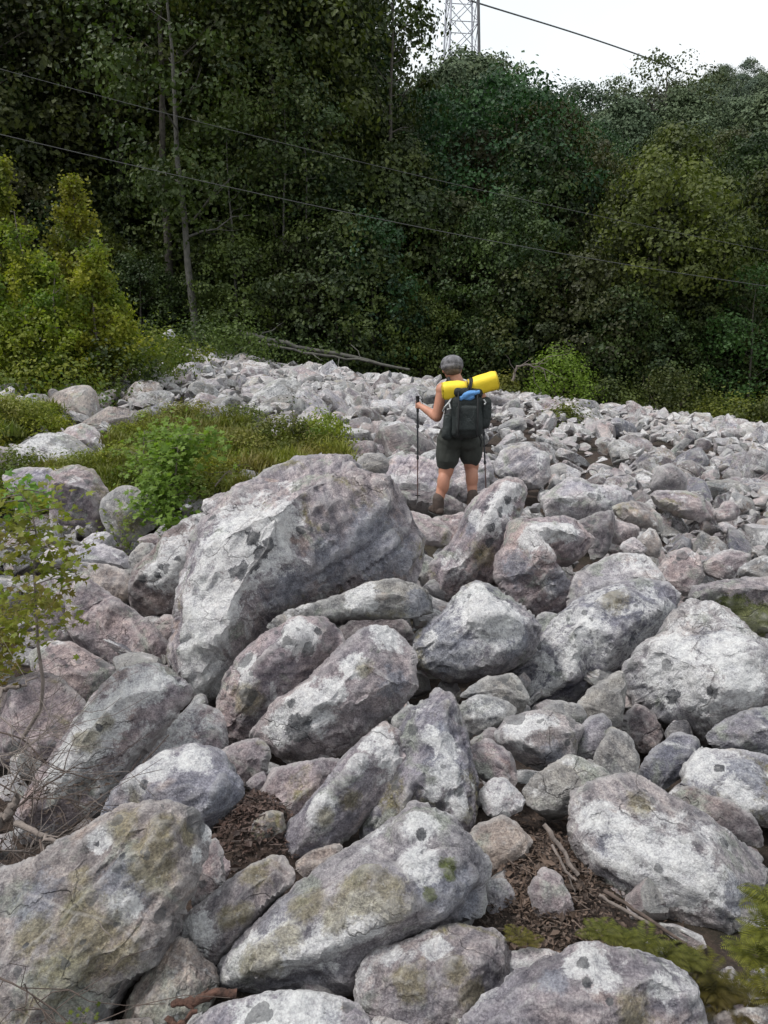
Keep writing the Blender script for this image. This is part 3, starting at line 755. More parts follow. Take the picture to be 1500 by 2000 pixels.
T_('rough bluish-pink slab behind the two-layered slab', [(495,1605),(515,1535),(533,1502),(575,1490),(620,1482),(672,1482),(650,1540),(600,1590),(560,1630),(515,1615)], 'P', .6, d=3.1, tilt=36, th=.2)
T_('narrow pink spindle stone left of the two-layered slab', [(445,1685),(475,1630),(515,1588),(553,1583),(562,1612),(528,1664),(487,1690),(453,1708)], 'P', .4, d=2.8, tilt=40, th=.36, n=8)
T_('small tan stone peeping out above the olive-blotched boulder', [(560,1695),(610,1655),(670,1648),(660,1690),(600,1745),(572,1725)], 'T', .3, d=2.75, tilt=34)
T_('tiny pink stone at the edge of the upper litter pocket', [(480,1532),(500,1508),(526,1503),(524,1538),(498,1552)], 'P', .5, d=3.15)
T_('crumbly white-edged stone against the right side of the bottom left slab', [(380,1730),(405,1655),(422,1615),(440,1700),(436,1750),(365,1810)], 'P', .6, d=2.5, tilt=40, rough=1.5)
T_('mauve stone in the joint between the bottom left slab and the spindle stone', [(395,1690),(440,1660),(470,1700),(440,1740),(400,1760)], 'P', .3, d=2.65, tilt=35)
T_('knobbly tan boulder at the bottom centre with a pink band', [(690,1925),(708,1875),(740,1845),(845,1820),(905,1797),(962,1815),(1003,1852),(1016,1882),(1010,1930),(970,1975),(930,2030),(870,2070),(730,2060),(698,1985)], 'T', .5, d=2.1, tilt=42, th=.22, tint=(0.345, 0.331, 0.331), peaks=[(780,1880,.22),(900,1850,.24),(850,1940,.26),(950,1890,.2),(770,1970,.22)], **BIG, marks=[('o',800,1925,30),('o',780,1900,22),('o',900,1900,22),('o',930,1940,24),('w',760,1858,22),('w',850,1850,22)])
T_('smooth cream boulder cut by the bottom edge, left of centre', [(350,2030),(420,1967),(500,1943),(575,1932),(650,1940),(702,1962),(730,2005),(740,2100),(340,2120)], 'W', .6, d=1.85, tilt=40, th=.25, rough=.7, tint=(0.467, 0.446, 0.448), **BIG, marks=[('w',600,1965,60),('w',500,1970,40),('b',640,1985,22)])
T_('speckled tan boulder cut by the bottom edge, right of centre', [(870,2040),(930,1960),(1000,1905),(1090,1865),(1150,1842),(1210,1842),(1265,1870),(1330,1890),(1357,1920),(1370,1970),(1378,2120),(860,2120)], 'T', .55, d=1.9, tilt=42, th=.2, tint=(0.357, 0.343, 0.350), peaks=[(1010,1960,.2),(1130,1910,.26),(1250,1920,.26),(1320,1960,.2),(1150,2010,.3)], **BIG, marks=[('w',1170,1882,36),('w',1120,1870,22),('w',1310,1930,24),('d',1145,1868,11),('d',1157,1912,10),('d',1200,1950,7),('b',1080,1900,24),('o',1250,1980,30)])
T_('white-edged chip between the two bottom tan boulders', [(990,1855),(1040,1846),(1098,1862),(1070,1905),(1005,1925),(988,1895)], 'W', .6, d=2.15, tilt=36)
T_('small stone in the bottom right corner below the fern', [(1362,2010),(1400,1972),(1460,1965),(1560,1950),(1560,2110),(1360,2110)], 'T', .5, d=1.95, tilt=36)
T_('reddish-brown stone in the shade under the right end of the white-sheeted boulder', [(1385,1875),(1430,1825),(1470,1790),(1480,1860),(1440,1920)], 'P', .1, d=2.5)
T_('brown slab behind the shoulder of the white-sheeted boulder', [(1290,1565),(1340,1525),(1400,1560),(1480,1610),(1500,1660),(1400,1640)], 'D', .3, d=3.0, tilt=25)
T_('small brown stone left of the cream-pink wedge stone', [(910,1450),(960,1418),(992,1440),(965,1470)], 'D', .2, d=3.4)
T_('green-grey stone between the cracked boulder and the tall craggy rock', [(765,1405),(800,1372),(840,1388),(832,1425),(785,1450)], 'G', .3, d=3.35)
T_('jagged stone in the shadow under the pale-crowned boulder', [(890,1362),(945,1322),(1010,1316),(1035,1360),(1025,1405),(960,1370)], 'G', .2, d=3.95)
T_('dark stone under the nose of the dark ribbed slab', [(1115,1385),(1165,1332),(1215,1308),(1232,1362),(1210,1415),(1150,1420)], 'G', .15, d=3.85)
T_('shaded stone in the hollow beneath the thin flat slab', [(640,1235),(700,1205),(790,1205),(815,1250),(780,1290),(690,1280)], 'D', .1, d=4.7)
T_('small grey wedge right of the pale-crowned boulder', [(1030,1225),(1060,1190),(1100,1200),(1090,1250),(1050,1290)], 'B', .5, d=4.75)
T_('flat pink rock between the boots and the upright spotted fin', [(815,1016),(865,1008),(925,1002),(965,1010),(945,1050),(885,1068),(835,1054)], 'P', .5, d=8.0, tilt=0, th=.2)
# left bank
T_('pale and dark rock above the overhanging brown rock, left bank', [(0,932),(30,912),(62,914),(108,914),(122,945),(118,985),(75,995),(30,975)], 'W', .4, d=8.6, tint=(0.349, 0.332, 0.354), tilt=45)
T_('overhanging rock with a brown shaded belly on the left bank', [(98,922),(150,907),(187,921),(208,954),(218,976),(212,1020),(185,1050),(140,1045),(105,1040),(92,995)], 'P', .4, d=8.1, tilt=60, th=.3, peaks=[(150,940,.42),(190,970,.36),(120,960,.34),(150,1000,.12)], **BIG)
T_('rounded grey boulder touching the overhanging rock on the left bank', [(200,975),(225,950),(260,951),(296,967),(303,992),(300,1030),(270,1055),(225,1058),(196,1015)], 'G', .4, d=7.8, tilt=55, th=.36, rough=.7)
T_('flat pale stone tip in front of the left bank', [(70,1082),(115,1060),(160,1070),(190,1060),(264,1085),(255,1110),(210,1108),(150,1112),(85,1102)], 'W', .5, d=6.6, tilt=20)
T_('chalky white stone behind the flat pale stone tip', [(150,1060),(185,1040),(218,1038),(228,1064),(200,1075),(165,1072)], 'W', .8, d=7.2, tilt=30)
T_('tan layered ledge above the triangular mauve slab', [(122,1095),(200,1098),(250,1118),(265,1165),(235,1185),(170,1150)], 'T', .3, d=5.9, tilt=30, rough=1.4)
T_('grey stone above the white spotted patch', [(248,1090),(275,1058),(302,1060),(316,1088),(290,1115),(262,1118)], 'G', .35, d=6.4)
T_('small rounded stone at the foot of the green sapling', [(268,1054),(300,1040),(320,1052),(305,1072),(280,1072)], 'P', .2, d=7.1)
T_('small brown stone wedged between the triangular slab and the white tongue', [(296,1218),(320,1202),(350,1202),(358,1225),(335,1262),(308,1250)], 'P', .2, d=5.3)
T_('pointed pink rock with a pale rim amid the heather', [(126,838),(165,826),(187,838),(228,886),(218,900),(170,886),(120,868)], 'P', .5, d=11.5, tilt=50)
T_('long low rock at the left edge of the heather', [(5,884),(60,866),(130,864),(145,882),(60,900),(10,905)], 'P', .4, d=10.5, tilt=30)
T_('cream rock at the very left edge, level with the heather', [(-40,880),(10,868),(34,898),(18,930),(-40,940)], 'T', .3, d=9.6, tilt=45)
# right of the hiker
T_('chalk-white humped boulder right of the hiker, above the fan-shaped boulder', [(1058,968),(1100,935),(1135,933),(1157,948),(1200,946),(1234,963),(1242,988),(1202,1005),(1165,1010),(1130,1024),(1070,1022)], 'W', .75, d=7.2, tilt=45, th=.28, **BIG)
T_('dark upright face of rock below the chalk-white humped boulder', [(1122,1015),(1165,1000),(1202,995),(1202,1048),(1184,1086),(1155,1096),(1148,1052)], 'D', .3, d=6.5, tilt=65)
T_('thin projecting ledge right of the chalk-white humped boulder', [(1190,985),(1240,978),(1264,984),(1300,1014),(1293,1038),(1262,1030),(1212,1014)], 'T', .5, d=6.9, tilt=18, th=.3)
T_('pinkish rock under the thin projecting ledge', [(1188,1012),(1250,1028),(1246,1050),(1216,1066),(1190,1058)], 'P', .4, d=6.6)
T_('plain grey half-dome boulder standing on the right-hand rubble', [(1270,948),(1285,912),(1310,904),(1340,924),(1350,958),(1310,966),(1276,960)], 'D', .1, d=8.6, tilt=60, th=.35, n=9, rough=.5, tint=(0.259, 0.255, 0.264), cat='boulder', name='boulder')
T_('pink slab at the foot of the plain grey half-dome', [(1265,958),(1350,958),(1392,984),(1410,1014),(1370,1022),(1335,1006),(1290,984)], 'P', .4, d=7.9, tilt=28)
T_('small tilted pink block right of the pink slab', [(1392,1004),(1420,974),(1447,994),(1443,1014),(1404,1020)], 'P', .3, d=7.6, tilt=35)
T_('brownish stone in the cleft left of the pink rubble', [(1243,1050),(1275,1028),(1294,1058),(1290,1090),(1262,1084)], 'T', .4, d=6.4)
T_('white-streaked stone beside the brownish cleft stone', [(1208,1066),(1240,1046),(1268,1076),(1235,1096)], 'W', .7, d=6.2)
T_('pink swirled rock above the pink-topped slab', [(1282,1122),(1297,1085),(1335,1068),(1378,1088),(1376,1128),(1352,1165),(1308,1160)], 'P', .4, d=5.75, tilt=50, th=.35, n=9)
T_('green-grey rock at the right edge above the pink-topped slab', [(1440,1112),(1480,1088),(1600,1082),(1600,1145),(1470,1140)], 'G', .5, d=5.7, tilt=35)
T_('rough pink block between the swirled rock and the right edge', [(1372,1094),(1420,1072),(1474,1086),(1460,1114),(1430,1135),(1382,1122)], 'P', .4, d=5.9, tilt=35)
T_('boulder with a dark hollow beneath it, immediately right of the hiker', [(958,908),(985,874),(1030,868),(1072,888),(1076,938),(1048,955),(1000,946),(972,930)], 'L', .7, d=9.6, tilt=50, th=.35, **BIG)
T_('pinkish white rock at the foot of the left pole', [(742,930),(770,894),(810,888),(850,903),(875,930),(905,965),(850,982),(800,970),(755,965)], 'W', .7, d=9.2, tilt=28, tint=(0.482, 0.462, 0.483))
T_('pale rock seen between and right of the hiker\'s legs', [(845,895),(900,885),(960,885),(965,930),(945,968),(885,985),(850,940)], 'W', .6, d=9.5, tilt=30)
T_('striped grey rock behind the top of the largest boulder', [(688,908),(715,884),(750,888),(772,910),(762,946),(730,950),(698,936)], 'G', .6, d=9.3, tilt=50)
# ------------------------------------------------------------------ the rest of the field
CAM_CLEAR = [(4.4 * 0 + 0.80, 8.45, 0.75)]     # where the hiker stands
TONE = {'P': 'pinkish grey', 'G': 'greenish grey', 'L': 'light grey', 'W': 'whitish', 'B': 'slate grey', 'T': 'tan', 'D': 'dark brownish'}
MARKS = [(20, 790, 'the grass at the left edge'), (150, 740, 'the birch thicket'), (330, 660, 'the lone white boulder'), (640, 690, 'the long fallen log'), (330, 830, 'the heath patch'),
         (580, 850, 'the twiggy bush'), (720, 910, 'the striped grey rock'), (822, 800, 'the left trekking pole'), (950, 850, 'the backpack'), (1015, 915, 'the hollow-based boulder'),
         (1085, 700, 'the fresh green bush'), (1105, 820, 'the small tuft bush'), (1310, 930, 'the half-dome boulder'), (1150, 970, 'the chalk-white humped boulder'), (1440, 820, 'the bright bush at the right edge'), (1470, 1000, 'the right edge')]
def place_label(what, px, py):
    mx, my, nm = min(MARKS, key=lambda m: (m[0] - px) ** 2 + 2.2 * (m[1] - py) ** 2)
    dx, dy = px - mx, (py - my) * 1.5
    far = 'just ' if abs(dx) + abs(dy) < 70 else ''
    rel = ('right of' if dx > 0 else 'left of') if abs(dx) > abs(dy) else ('below' if dy > 0 else 'above')
    return what + ' ' + far + rel + ' ' + nm
def scatter():
    rng = np.random.default_rng(21)
    HI = [loose_template(100 + k, 4) for k in range(10)]
    MID = [loose_template(200 + k, 3) for k in range(14)]
    LO = [loose_template(300 + k, 2) for k in range(10)]
    TINY = [loose_template(400 + k, 1) for k in range(10)]
    items = []
    # (dmin, dmax, size range, count)
    def add(n, d0, d1, s0, s1, sink=0.25, pw=1.0, mask=None):
        k = 0; n = int(n * 1.33)
        while k < n:
            d = math.sqrt(rng.uniform(d0 * d0, d1 * d1))
            x = rng.uniform(-0.82, 0.78) * d
            if d < 10 and x > 0: pass
            edge = 31.0 - 0.0 * x + 1.2 * math.sin(x * 0.9)
            k += 1
            if d > edge: continue
            s = s0 * (s1 / s0) ** (rng.uniform() ** pw)
            if mask and not mask(x, d, s): continue
            z = float(surf(x, d)) - sink * s
            items.append((s / d, x, d, z, s))
    def clear(x, d, s):
        for hx, hy, hr in CAM_CLEAR:
            if (x - hx) ** 2 + (d - hy) ** 2 < (hr + s) ** 2: return False
        # keep the view of the traced heap open: only low filler under it
        return True
    def heather(x, d, s):
        if not clear(x, d, s): return False
        px = 750 + F * x / d
        # grass patches keep few rocks
        for (gx, gy, gw, gd, _h) in GRASS_PATCHES:
            if abs(x - gx) < gw * 0.8 and abs(d - gy) < gd * 0.8: return rng.uniform() < 0.42
        return True
    leftish = lambda x, d, s: heather(x, d, s) and x < 0.25 * d * 0.3 + 0.2
    add(520, 10.5, 32, 0.28, 0.72, 0.15, 1.5, leftish)
    add(800, 9.8, 32, 0.20, 0.56, 0.05, 1.6, heather)
    add(2200, 9.0, 32, 0.13, 0.34, 0.03, 1.3, heather)
    add(2600, 7.4, 28, 0.07, 0.15, 0.3, 1.0, heather)
    # right-hand rubble nearer than the hiker
    add(800, 6.6, 10.5, 0.07, 0.26, 0.1, 1.2, lambda x, d, s: clear(x, d, s) and (x > 1.9 or x < -2.9))
    # low filler stones under the traced heap
    def low(n, d0, d1, s0, s1, dz):
        feet = lambda x, d: (x - 0.8) ** 2 + (d - 8.45) ** 2 < 0.55 ** 2
        for k in range(n):
            d = rng.uniform(d0, d1); x = rng.uniform(-0.85, 0.8) * d
            if 0.3 < x < 0.75 and 2.2 < d < 3.1 and rng.uniform() < 0.7: continue
            s = rng.uniform(s0, s1)
            if feet(x, d) and s > 0.14: continue
            items.append((0.3 * s / d, x, d, float(surf(x, d)) - dz - rng.uniform(0, 0.1), s))
    low(620, 1.5, 7.5, 0.06, 0.16, 0.22)
    low(600, 4.5, 9.4, 0.10, 0.24, 0.16)
    items.sort(key=lambda t: -t[0])
    tints = ['P', 'P', 'G', 'L', 'L', 'W', 'B', 'T', 'G', 'D']
    meshes = {}
    def mesh_of(bank, nm, k):
        key = (nm, k)
        if key not in meshes:
            me = mesh_np('loose_rock', bank[k][0], bank[k][1], M_ROCK, True); finish_rock_mesh(me, 26); meshes[key] = me
        return meshes[key]
    sv, sf, off = [], [], 0
    tv, tf, toff = [], [], 0
    nind = 0
    for (ap, x, d, z, s) in items:
        rot = Euler((rng.normal(0.12, 0.40), rng.normal(-0.15, 0.40), (rng.normal(0.5, 0.6) if rng.uniform() < 0.6 else rng.uniform(0, 6.28))))
        scl = s * np.array([rng.uniform(0.85, 1.35), rng.uniform(0.8, 1.1), rng.uniform(0.8, 1.3)])
        inview = abs(x) < 0.47 * d
        if nind < 205 and inview and ap > 0:
            k = int(rng.integers(len(HI)))
            o = link('rock', mesh_of(HI, 'hi', k), None, (x, d, z), rot)
            o.scale = scl
            tk = tints[int(rng.integers(len(tints)))]; t = TINT[tk]; j = rng.uniform(0.88, 1.12)
            o.color = (t[0] * j, t[1] * j, t[2] * j, float(rng.uniform(0.15, 0.9)))
            px = 750 + F * x / d
            if d < 8.8 and px > 1150: lb, gp = 'loose angular rock in the rubble at the right-hand edge', 'angular rubble rocks near the right edge'
            elif px < 330: lb, gp = 'weathered rock on the upper left of the field, near the yellow-green bush', 'rocks below the yellow-green bush'
            elif px < 820: lb, gp = 'tilted grey slab on the far rock slope left of the hiker', 'tilted slabs on the far slope left of the hiker'
            else: lb, gp = 'weathered rock on the far rubble slope right of the hiker', 'rocks on the far slope right of the hiker'
            py = 1000 - F * math.tan(math.atan2(z - 1.6, d) + PITCH)
            tag(o, place_label(TONE[tk] + (' slab-like' if s > 0.3 else '') + ' rock', px, py), 'rock', gp)
            nind += 1
            continue
        apx = s / d * F
        bank = MID if apx > 26 else (LO if apx > 9 else TINY)
        v, f = bank[int(rng.integers(len(bank)))]
        w = (v * scl) @ np.array(rot.to_matrix()).T + np.array([x, d, z])
        sv.append(w); sf.append(f + off); off += len(v)
    me = mesh_np('rubble', np.concatenate(sv), np.concatenate(sf), M_RUBBLE, True)
    finish_rock_mesh(me, 26)
    tag(link('rubble', me), 'countless smaller grey and pink stones filling the whole boulder field', 'rubble', kind='stuff')

# heather and grass patches: centre x, y, half width, half depth, height
GRASS_PATCHES = [(-2.75, 11.0, 1.35, 2.5, 0.24), (-1.2, 10.7, 0.72, 1.1, 0.26), (-3.6, 9.2, 0.95, 0.8, 0.20), (-5.9, 12.2, 0.8, 1.0, 0.26)]
scatter()
# ================================================================== vegetation
M_LEAF_DARK = leaf_material('dark_broadleaf', (.018, .031, .010), (.038, .060, .018), (.070, .096, .022), 0.22)
M_LEAF_OLIVE = leaf_material('olive_broadleaf', (.026, .040, .010), (.060, .078, .018), (.088, .112, .022), 0.25)
M_LEAF_BLUE = leaf_material('blue_green_leaf', (.014, .036, .014), (.030, .064, .024), (.050, .100, .030), 0.2)
M_LEAF_BROWN = leaf_material('brownish_leaf', (.030, .034, .014), (.054, .058, .022), (.064, .076, .024), 0.2)
M_LEAF_LIME = leaf_material('yellow_green_leaf', (.085, .105, .014), (.15, .16, .024), (.07, .10, .016), 0.35)
M_LEAF_LIT = leaf_material('sunlit_olive_leaf', (.040, .058, .014), (.072, .094, .02), (.095, .12, .022), 0.3)
M_LEAF_MIDGREEN = leaf_material('mid_green_leaf', (.030, .058, .014), (.058, .098, .024), None, 0.3)
M_LEAF_BIRCH = leaf_material('birch_leaf', (.145, .17, .02), (.275, .28, .034), (.09, .14, .022), 0.4, patch=1.1)
M_LEAF_FRESH = leaf_material('fresh_green_leaf', (.07, .135, .018), (.14, .225, .036), None, 0.4)
M_GRASS = leaf_material('olive_heath_grass', (.10, .125, .02), (.20, .215, .042), (.16, .145, .04), 0.3, patch=1.5)
M_FERN = leaf_material('fern_green', (.085, .09, .012), (.19, .18, .03), (.12, .09, .025), 0.4)
M_MAPLE = leaf_material('yellowing_maple_leaf', (.12, .16, .016), (.22, .24, .03), (.17, .13, .035), 0.45, patch=4)
M_LITTER = leaf_material('dead_leaf', (.026, .018, .014), (.125, .088, .066), None, 0.05)

def quads_leaf(c, nrm, size, rng, aspect=0.62):
    """one kite-shaped leaf per centre: returns verts (n*4,3), faces (n,4)"""
    n = len(c)
    nrm = nrm / (np.linalg.norm(nrm, axis=1)[:, None] + 1e-9)
    r = rng.normal(size=(n, 3))
    a = np.cross(nrm, r); a /= np.linalg.norm(a, axis=1)[:, None] + 1e-9
    b = np.cross(nrm, a)
    L = size[:, None] if hasattr(size, '__len__') else size
    v = np.stack([c - a * L * 0.5, c + b * L * aspect * 0.5 + nrm * L * 0.06, c + a * L * 0.5 - nrm * L * 0.05, c - b * L * aspect * 0.5 + nrm * L * 0.06], 1).reshape(-1, 3)
    f = np.arange(n * 4).reshape(n, 4)
    return v, f

def crown_points(rng, H, R, base, nclump, per, spread, top=0.7, shape='dome', flat=0.45):
    """leaf centres + normals: clumps on the lobed shell of a crown"""
    lob = rng.uniform(0, 6.28, 3)
    cs, ns = [], []
    for k in range(nclump):
        u = rng.uniform() ** 0.9
        z = base + (H - base) * u
        if shape == 'dome': rad = R * math.sin(math.pi * min(1, 0.10 + 0.82 * u + 0.05)) ** 0.6
        elif shape == 'cone': rad = R * (1 - u) ** 0.8 + 0.12 * R
        else: rad = R * (0.55 + 0.45 * math.sin(u * 3.0))
        th = rng.uniform(0, 6.28)
        rad *= 1 + 0.28 * math.sin(2 * th + lob[0] + 3 * u) + 0.18 * math.sin(5 * th + lob[1] + 5 * u)
        rr = rad * rng.uniform(0.25, 1.0) ** 0.45
        c = np.array([rr * math.cos(th), rr * math.sin(th), z])
        m = int(per * rng.uniform(0.5, 1.5))
        sp = spread * rng.uniform(0.6, 1.35)
        P = rng.normal(size=(m, 3)) * np.array([sp, sp, sp * flat]) + c
        # drooping edge of each spray
        P[:, 2] -= 0.25 * ((P[:, 0] - c[0]) ** 2 + (P[:, 1] - c[1]) ** 2) / max(sp, .05)
        out = (P - c) / (sp + 1e-6)
        nn = rng.normal(size=(m, 3)) * 0.32 + np.array([0, 0, 0.55]) + 0.55 * out * np.array([1, 1, 1.5]) + 0.35 * np.array([math.cos(th), math.sin(th), 0])
        cs.append(P); ns.append(nn)
    return np.concatenate(cs), np.concatenate(ns)

def trunk_mesh(name, rng, H, r0, mat, limbs=7, R=2.5, base=0.3, lean=0.3, sides=7, fork=False):
    T = Tubes()
    n = 9
    t = np.linspace(0, 1, n)
    wob = np.cumsum(rng.normal(0, 0.05 * H / 10, (n, 2)), axis=0)
    wob -= wob[0]
    ax = np.stack([wob[:, 0] + lean * t * rng.uniform(-1, 1), wob[:, 1], t * H * 0.93 - 0.4], 1)
    T.add(ax, r0 * (1 - 0.86 * t) * (1 + 0.5 * np.exp(-t * 25)), sides)
    for k in range(limbs):
        u = base + (0.92 - base) * (k + rng.uniform(0, 0.8)) / limbs
        i = u * (n - 1); i0 = int(i); p0 = ax[i0] + (ax[min(i0 + 1, n - 1)] - ax[i0]) * (i - i0)
        th = rng.uniform(0, 6.28); L = R * rng.uniform(0.6, 0.95) * (1.15 - 0.6 * u)
        d = np.array([math.cos(th), math.sin(th), rng.uniform(0.25, 0.8)])
        s = np.linspace(0, 1, 5)
        pts = p0 + s[:, None] * d * L + np.array([0, 0, 1]) * (s ** 2)[:, None] * L * rng.uniform(-0.1, 0.25) + np.concatenate([np.zeros((1, 3)), rng.normal(0, 0.05 * L, (4, 3))])
        rr = r0 * (1 - 0.86 * u) * 0.45
        T.add(pts, rr * (1 - 0.8 * s), 5)
        for q in range(2):
            j = rng.integers(1, 4); d2 = d + rng.normal(0, 0.6, 3)
            T.add(np.stack([pts[j], pts[j] + d2 * L * 0.22, pts[j] + d2 * L * 0.42 + np.array([0, 0, .05 * L])]), [rr * 0.4, rr * 0.25, rr * 0.08], 4)
    return T.mesh(name, mat)

def tree_proto(seed, H, R, base, nclump, per, spread, lsize, mat, bark=None, shape='dome', limbs=8, r0=None):
    rng = np.random.default_rng(seed)
    c, n = crown_points(rng, H, R, base, nclump, per, spread, shape=shape)
    v, f = quads_leaf(c, n, lsize * rng.uniform(0.6, 1.35, len(c)), rng, 0.75)
    cm = mesh_np('crown', v, f, mat)
    tm = trunk_mesh('trunk', rng, H, r0 or H * 0.014, bark or M_BARK, limbs, R * 0.9, max(0.12, base / H * 0.8))
    return cm, tm

def place_tree(proto, x, y, s, rz, label, group=None, cat='tree', name='tree', mats=None, sz=None, sink=0.0):
    z = float(ground_z(x, y)) - sink
    root = link(name, None, None, (x, y, z), (0, 0, rz))
    root.scale = (s, s, (sz or 1.0) * s)
    c = link('crown', proto[0], root)
    t = link('trunk', proto[1], root)
    tag(root, label, cat, group)
    return root

def build_forest():
    rng = np.random.default_rng(5)
    mats = [M_LEAF_DARK, M_LEAF_OLIVE, M_LEAF_BLUE, M_LEAF_BROWN]
    tall = [tree_proto(500 + k, 22, 4.3, 1.5, 300, 74, 0.62, 0.25, mats[k % 4], limbs=11, r0=0.24) for k in range(6)]
    mid = [tree_proto(520 + k, 12, 3.3, 0.4, 230, 70, 0.50, 0.21, mats[(k * 3 + 1) % 4], limbs=9, r0=0.15) for k in range(6)]
    low = [tree_proto(540 + k, 6, 2.5, 0.2, 150, 64, 0.38, 0.16, [M_LEAF_DARK, M_LEAF_OLIVE, M_LEAF_BROWN, M_LEAF_DARK][k % 4], limbs=6, r0=0.08) for k in range(4)]
    mfar, nt, b, out = new_mat('hazy_green_foliage')
    g = N(nt); geo = g.n('ShaderNodeNewGeometry'); oi = g.n('ShaderNodeObjectInfo')
    cc = g.mix(geo.outputs['Random Per Island'], (.050, .078, .028), (.095, .125, .045))
    cc = g.mix(g.math('MULTIPLY', oi.outputs['Random'], 0.7), cc, (.05, .09, .05))
    g.l(cc, b.inputs['Base Color']); b.inputs['Roughness'].default_value = 0.7
    farp = [tree_proto(560 + k, 11.5, 3.9, 0.8, 190, 66, 0.6, 0.26, mfar, limbs=4, r0=0.15) for k in range(4)]
    def px_of(x, y): return 750 + F * x / y
    KIND = ['dark green', 'olive', 'bluish green', 'brownish green']
    def wood_label(a, b, px, d, lim):
        where = ['above the birch thicket', 'behind the pale straight trunk', 'behind the thin-stemmed small tree', 'behind the sparse-crowned tree', 'below the pylon', 'left of the yellow-green lit tree', 'behind the yellow-green lit tree', 'at the right edge']
        k = 0 if px < 260 else 1 if px < 430 else 2 if px < 640 else 3 if px < 830 else 4 if px < 1000 else 5 if px < 1170 else 6 if px < 1350 else 7
        row = 'front-row' if d < 39 else 'second-row' if d < 50 else 'upper-slope' if d < 65 else 'skyline'
        return '%s %s %s tree %s' % (a, b, row, where[k])
    # tall trees left of the tower
    for (px, d, s) in [(-90, 38, 1.0), (30, 36.5, .98), (150, 41, 1.02), (262, 39, .95), (330, 45, .78), (420, 46, .84), (500, 40, .98), (570, 42, 1.06), (625, 41, .98), (690, 44, .74), (-20, 46, 1.15), (90, 50, 1.0), (480, 50, 1.2), (600, 52, 1.12), (540, 37, .9), (650, 52, .9), (210, 52, .92), (-150, 44, 1.0), (280, 55, .85), (370, 56, .85), (60, 57, 1.2), (430, 56, 1.1), (160, 58, 1.0), (-230, 44, 1.1), (-320, 40, 1.0), (-420, 46, 1.1), (-540, 43, 1.0), (-320, 52, 1.2), (-660, 47, 1.1)]:
        x = (px - 750) / F * d
        ti = int(rng.integers(6)); place_tree(tall[ti], x, d, s, rng.uniform(0, 6.28), wood_label('tall', KIND[ti % 4], px, d, 40), 'tall trees left of the pylon')
    # middle rows on the rising ground
    rows = [(36, 3.3, .66, .88, 780), (41, 3.8, .70, .92, 740), (47, 4.2, .72, .92, 720), (54, 4.6, .72, .92, 720), (62, 5.0, .72, .9, 700), (71, 5.4, .72, .9, 700)]
    for d0, step, s0, s1, pmin in rows:
        x = (pmin - 750) / F * d0
        while x < 0.72 * d0:
            d = d0 + rng.uniform(-2.4, 2.4)
            xx = x + rng.uniform(-1, 1)
            s = rng.uniform(s0, s1)
            if d0 == 36: s *= 0.95
            ti = int(rng.integers(4 if d0 > 60 else 6)); place_tree((farp if d0 > 60 else mid)[ti], xx, d, s, rng.uniform(0, 6.28), wood_label('rounded', 'hazy green' if d0 > 60 else KIND[(ti * 3 + 1) % 4], px_of(xx, d), d, 45), 'trees on the wooded slope')
            x += step
    for px, d, s in ((862, 58, .98), (905, 60, 1.0), (950, 57, .95), (885, 66, 1.05), (935, 68, 1.05)):
        place_tree(farp[int(rng.integers(4))], (px - 750) / F * d, d, s, rng.uniform(0, 6.28), wood_label('rounded', 'hazy green', px, 60, 0) , 'trees on the wooded slope')
    # understorey at the wood's edge, crowns down to the ground
    x = -29.0
    while x < 27:
        d = 33.2 + rng.uniform(-0.8, 1.8)
        s = rng.uniform(0.55, 1.05)
        if abs(750 + F * x / d - 370) < 60: s *= 0.5
        place_tree(low[int(rng.integers(4))], x, d, s, rng.uniform(0, 6.28), wood_label('low', 'dark', px_of(x, d), 30, 0).replace('front-row', 'wood-edge'), 'understorey trees at the foot of the wood')
        x += rng.uniform(1.5, 2.5)
    x = -31.0
    while x < 28:
        d = 37.5 + rng.uniform(-1.0, 1.8)
        place_tree(low[int(rng.integers(4))], x, d, rng.uniform(0.9, 1.35), rng.uniform(0, 6.28), wood_label('bushy', 'dark', px_of(x, d), 38, 0), 'understorey trees at the foot of the wood')
        x += rng.uniform(2.4, 3.4)
    # far wooded ridge: too many to count
    V, Fc, off = [], [], 0
    rg = np.random.default_rng(77)
    lobes = []
    for k in range(3):
        c, n = crown_points(rg, 11, 4.0, 2.0, 90, 60, 0.7)
        v, f = quads_leaf(c, n, 0.32 * rg.uniform(0.6, 1.3, len(c)), rg, 0.8)
        lobes.append((v, f))
    cnt = 0
    for k in range(210):
        d = rg.uniform(78, 205); x = rg.uniform(-0.12, 0.62) * d
        if d > 110 and x < 5: continue
        v, f = lobes[int(rg.integers(3))]
        a = rg.uniform(0, 6.28); s = rg.uniform(0.6, 0.88)
        Rz = np.array([[math.cos(a), -math.sin(a), 0], [math.sin(a), math.cos(a), 0], [0, 0, 1]])
        V.append(v @ Rz.T * s + np.array([x, d, float(ground_z(x, d))])); Fc.append(f + off); off += len(v); cnt += 1
    m, nt, b, out = new_mat('far_foliage')
    g = N(nt)
    geo = g.n('ShaderNodeNewGeometry'); tc = g.n('ShaderNodeTexCoord').outputs['Object']
    c = g.mix(geo.outputs['Random Per Island'], (.045, .072, .028), (.085, .115, .045))
    c = g.mix(g.ramp(g.noise(tc, 0.09, 3), 0.42, 0.6), c, (.055, .085, .055))
    g.l(c, b.inputs['Base Color']); b.inputs['Roughness'].default_value = 0.7
    tag(link('far_woods', mesh_np('far_woods', np.concatenate(V), np.concatenate(Fc), m)), 'distant unbroken woods rising to the skyline right of the pylon', 'woods', kind='stuff')
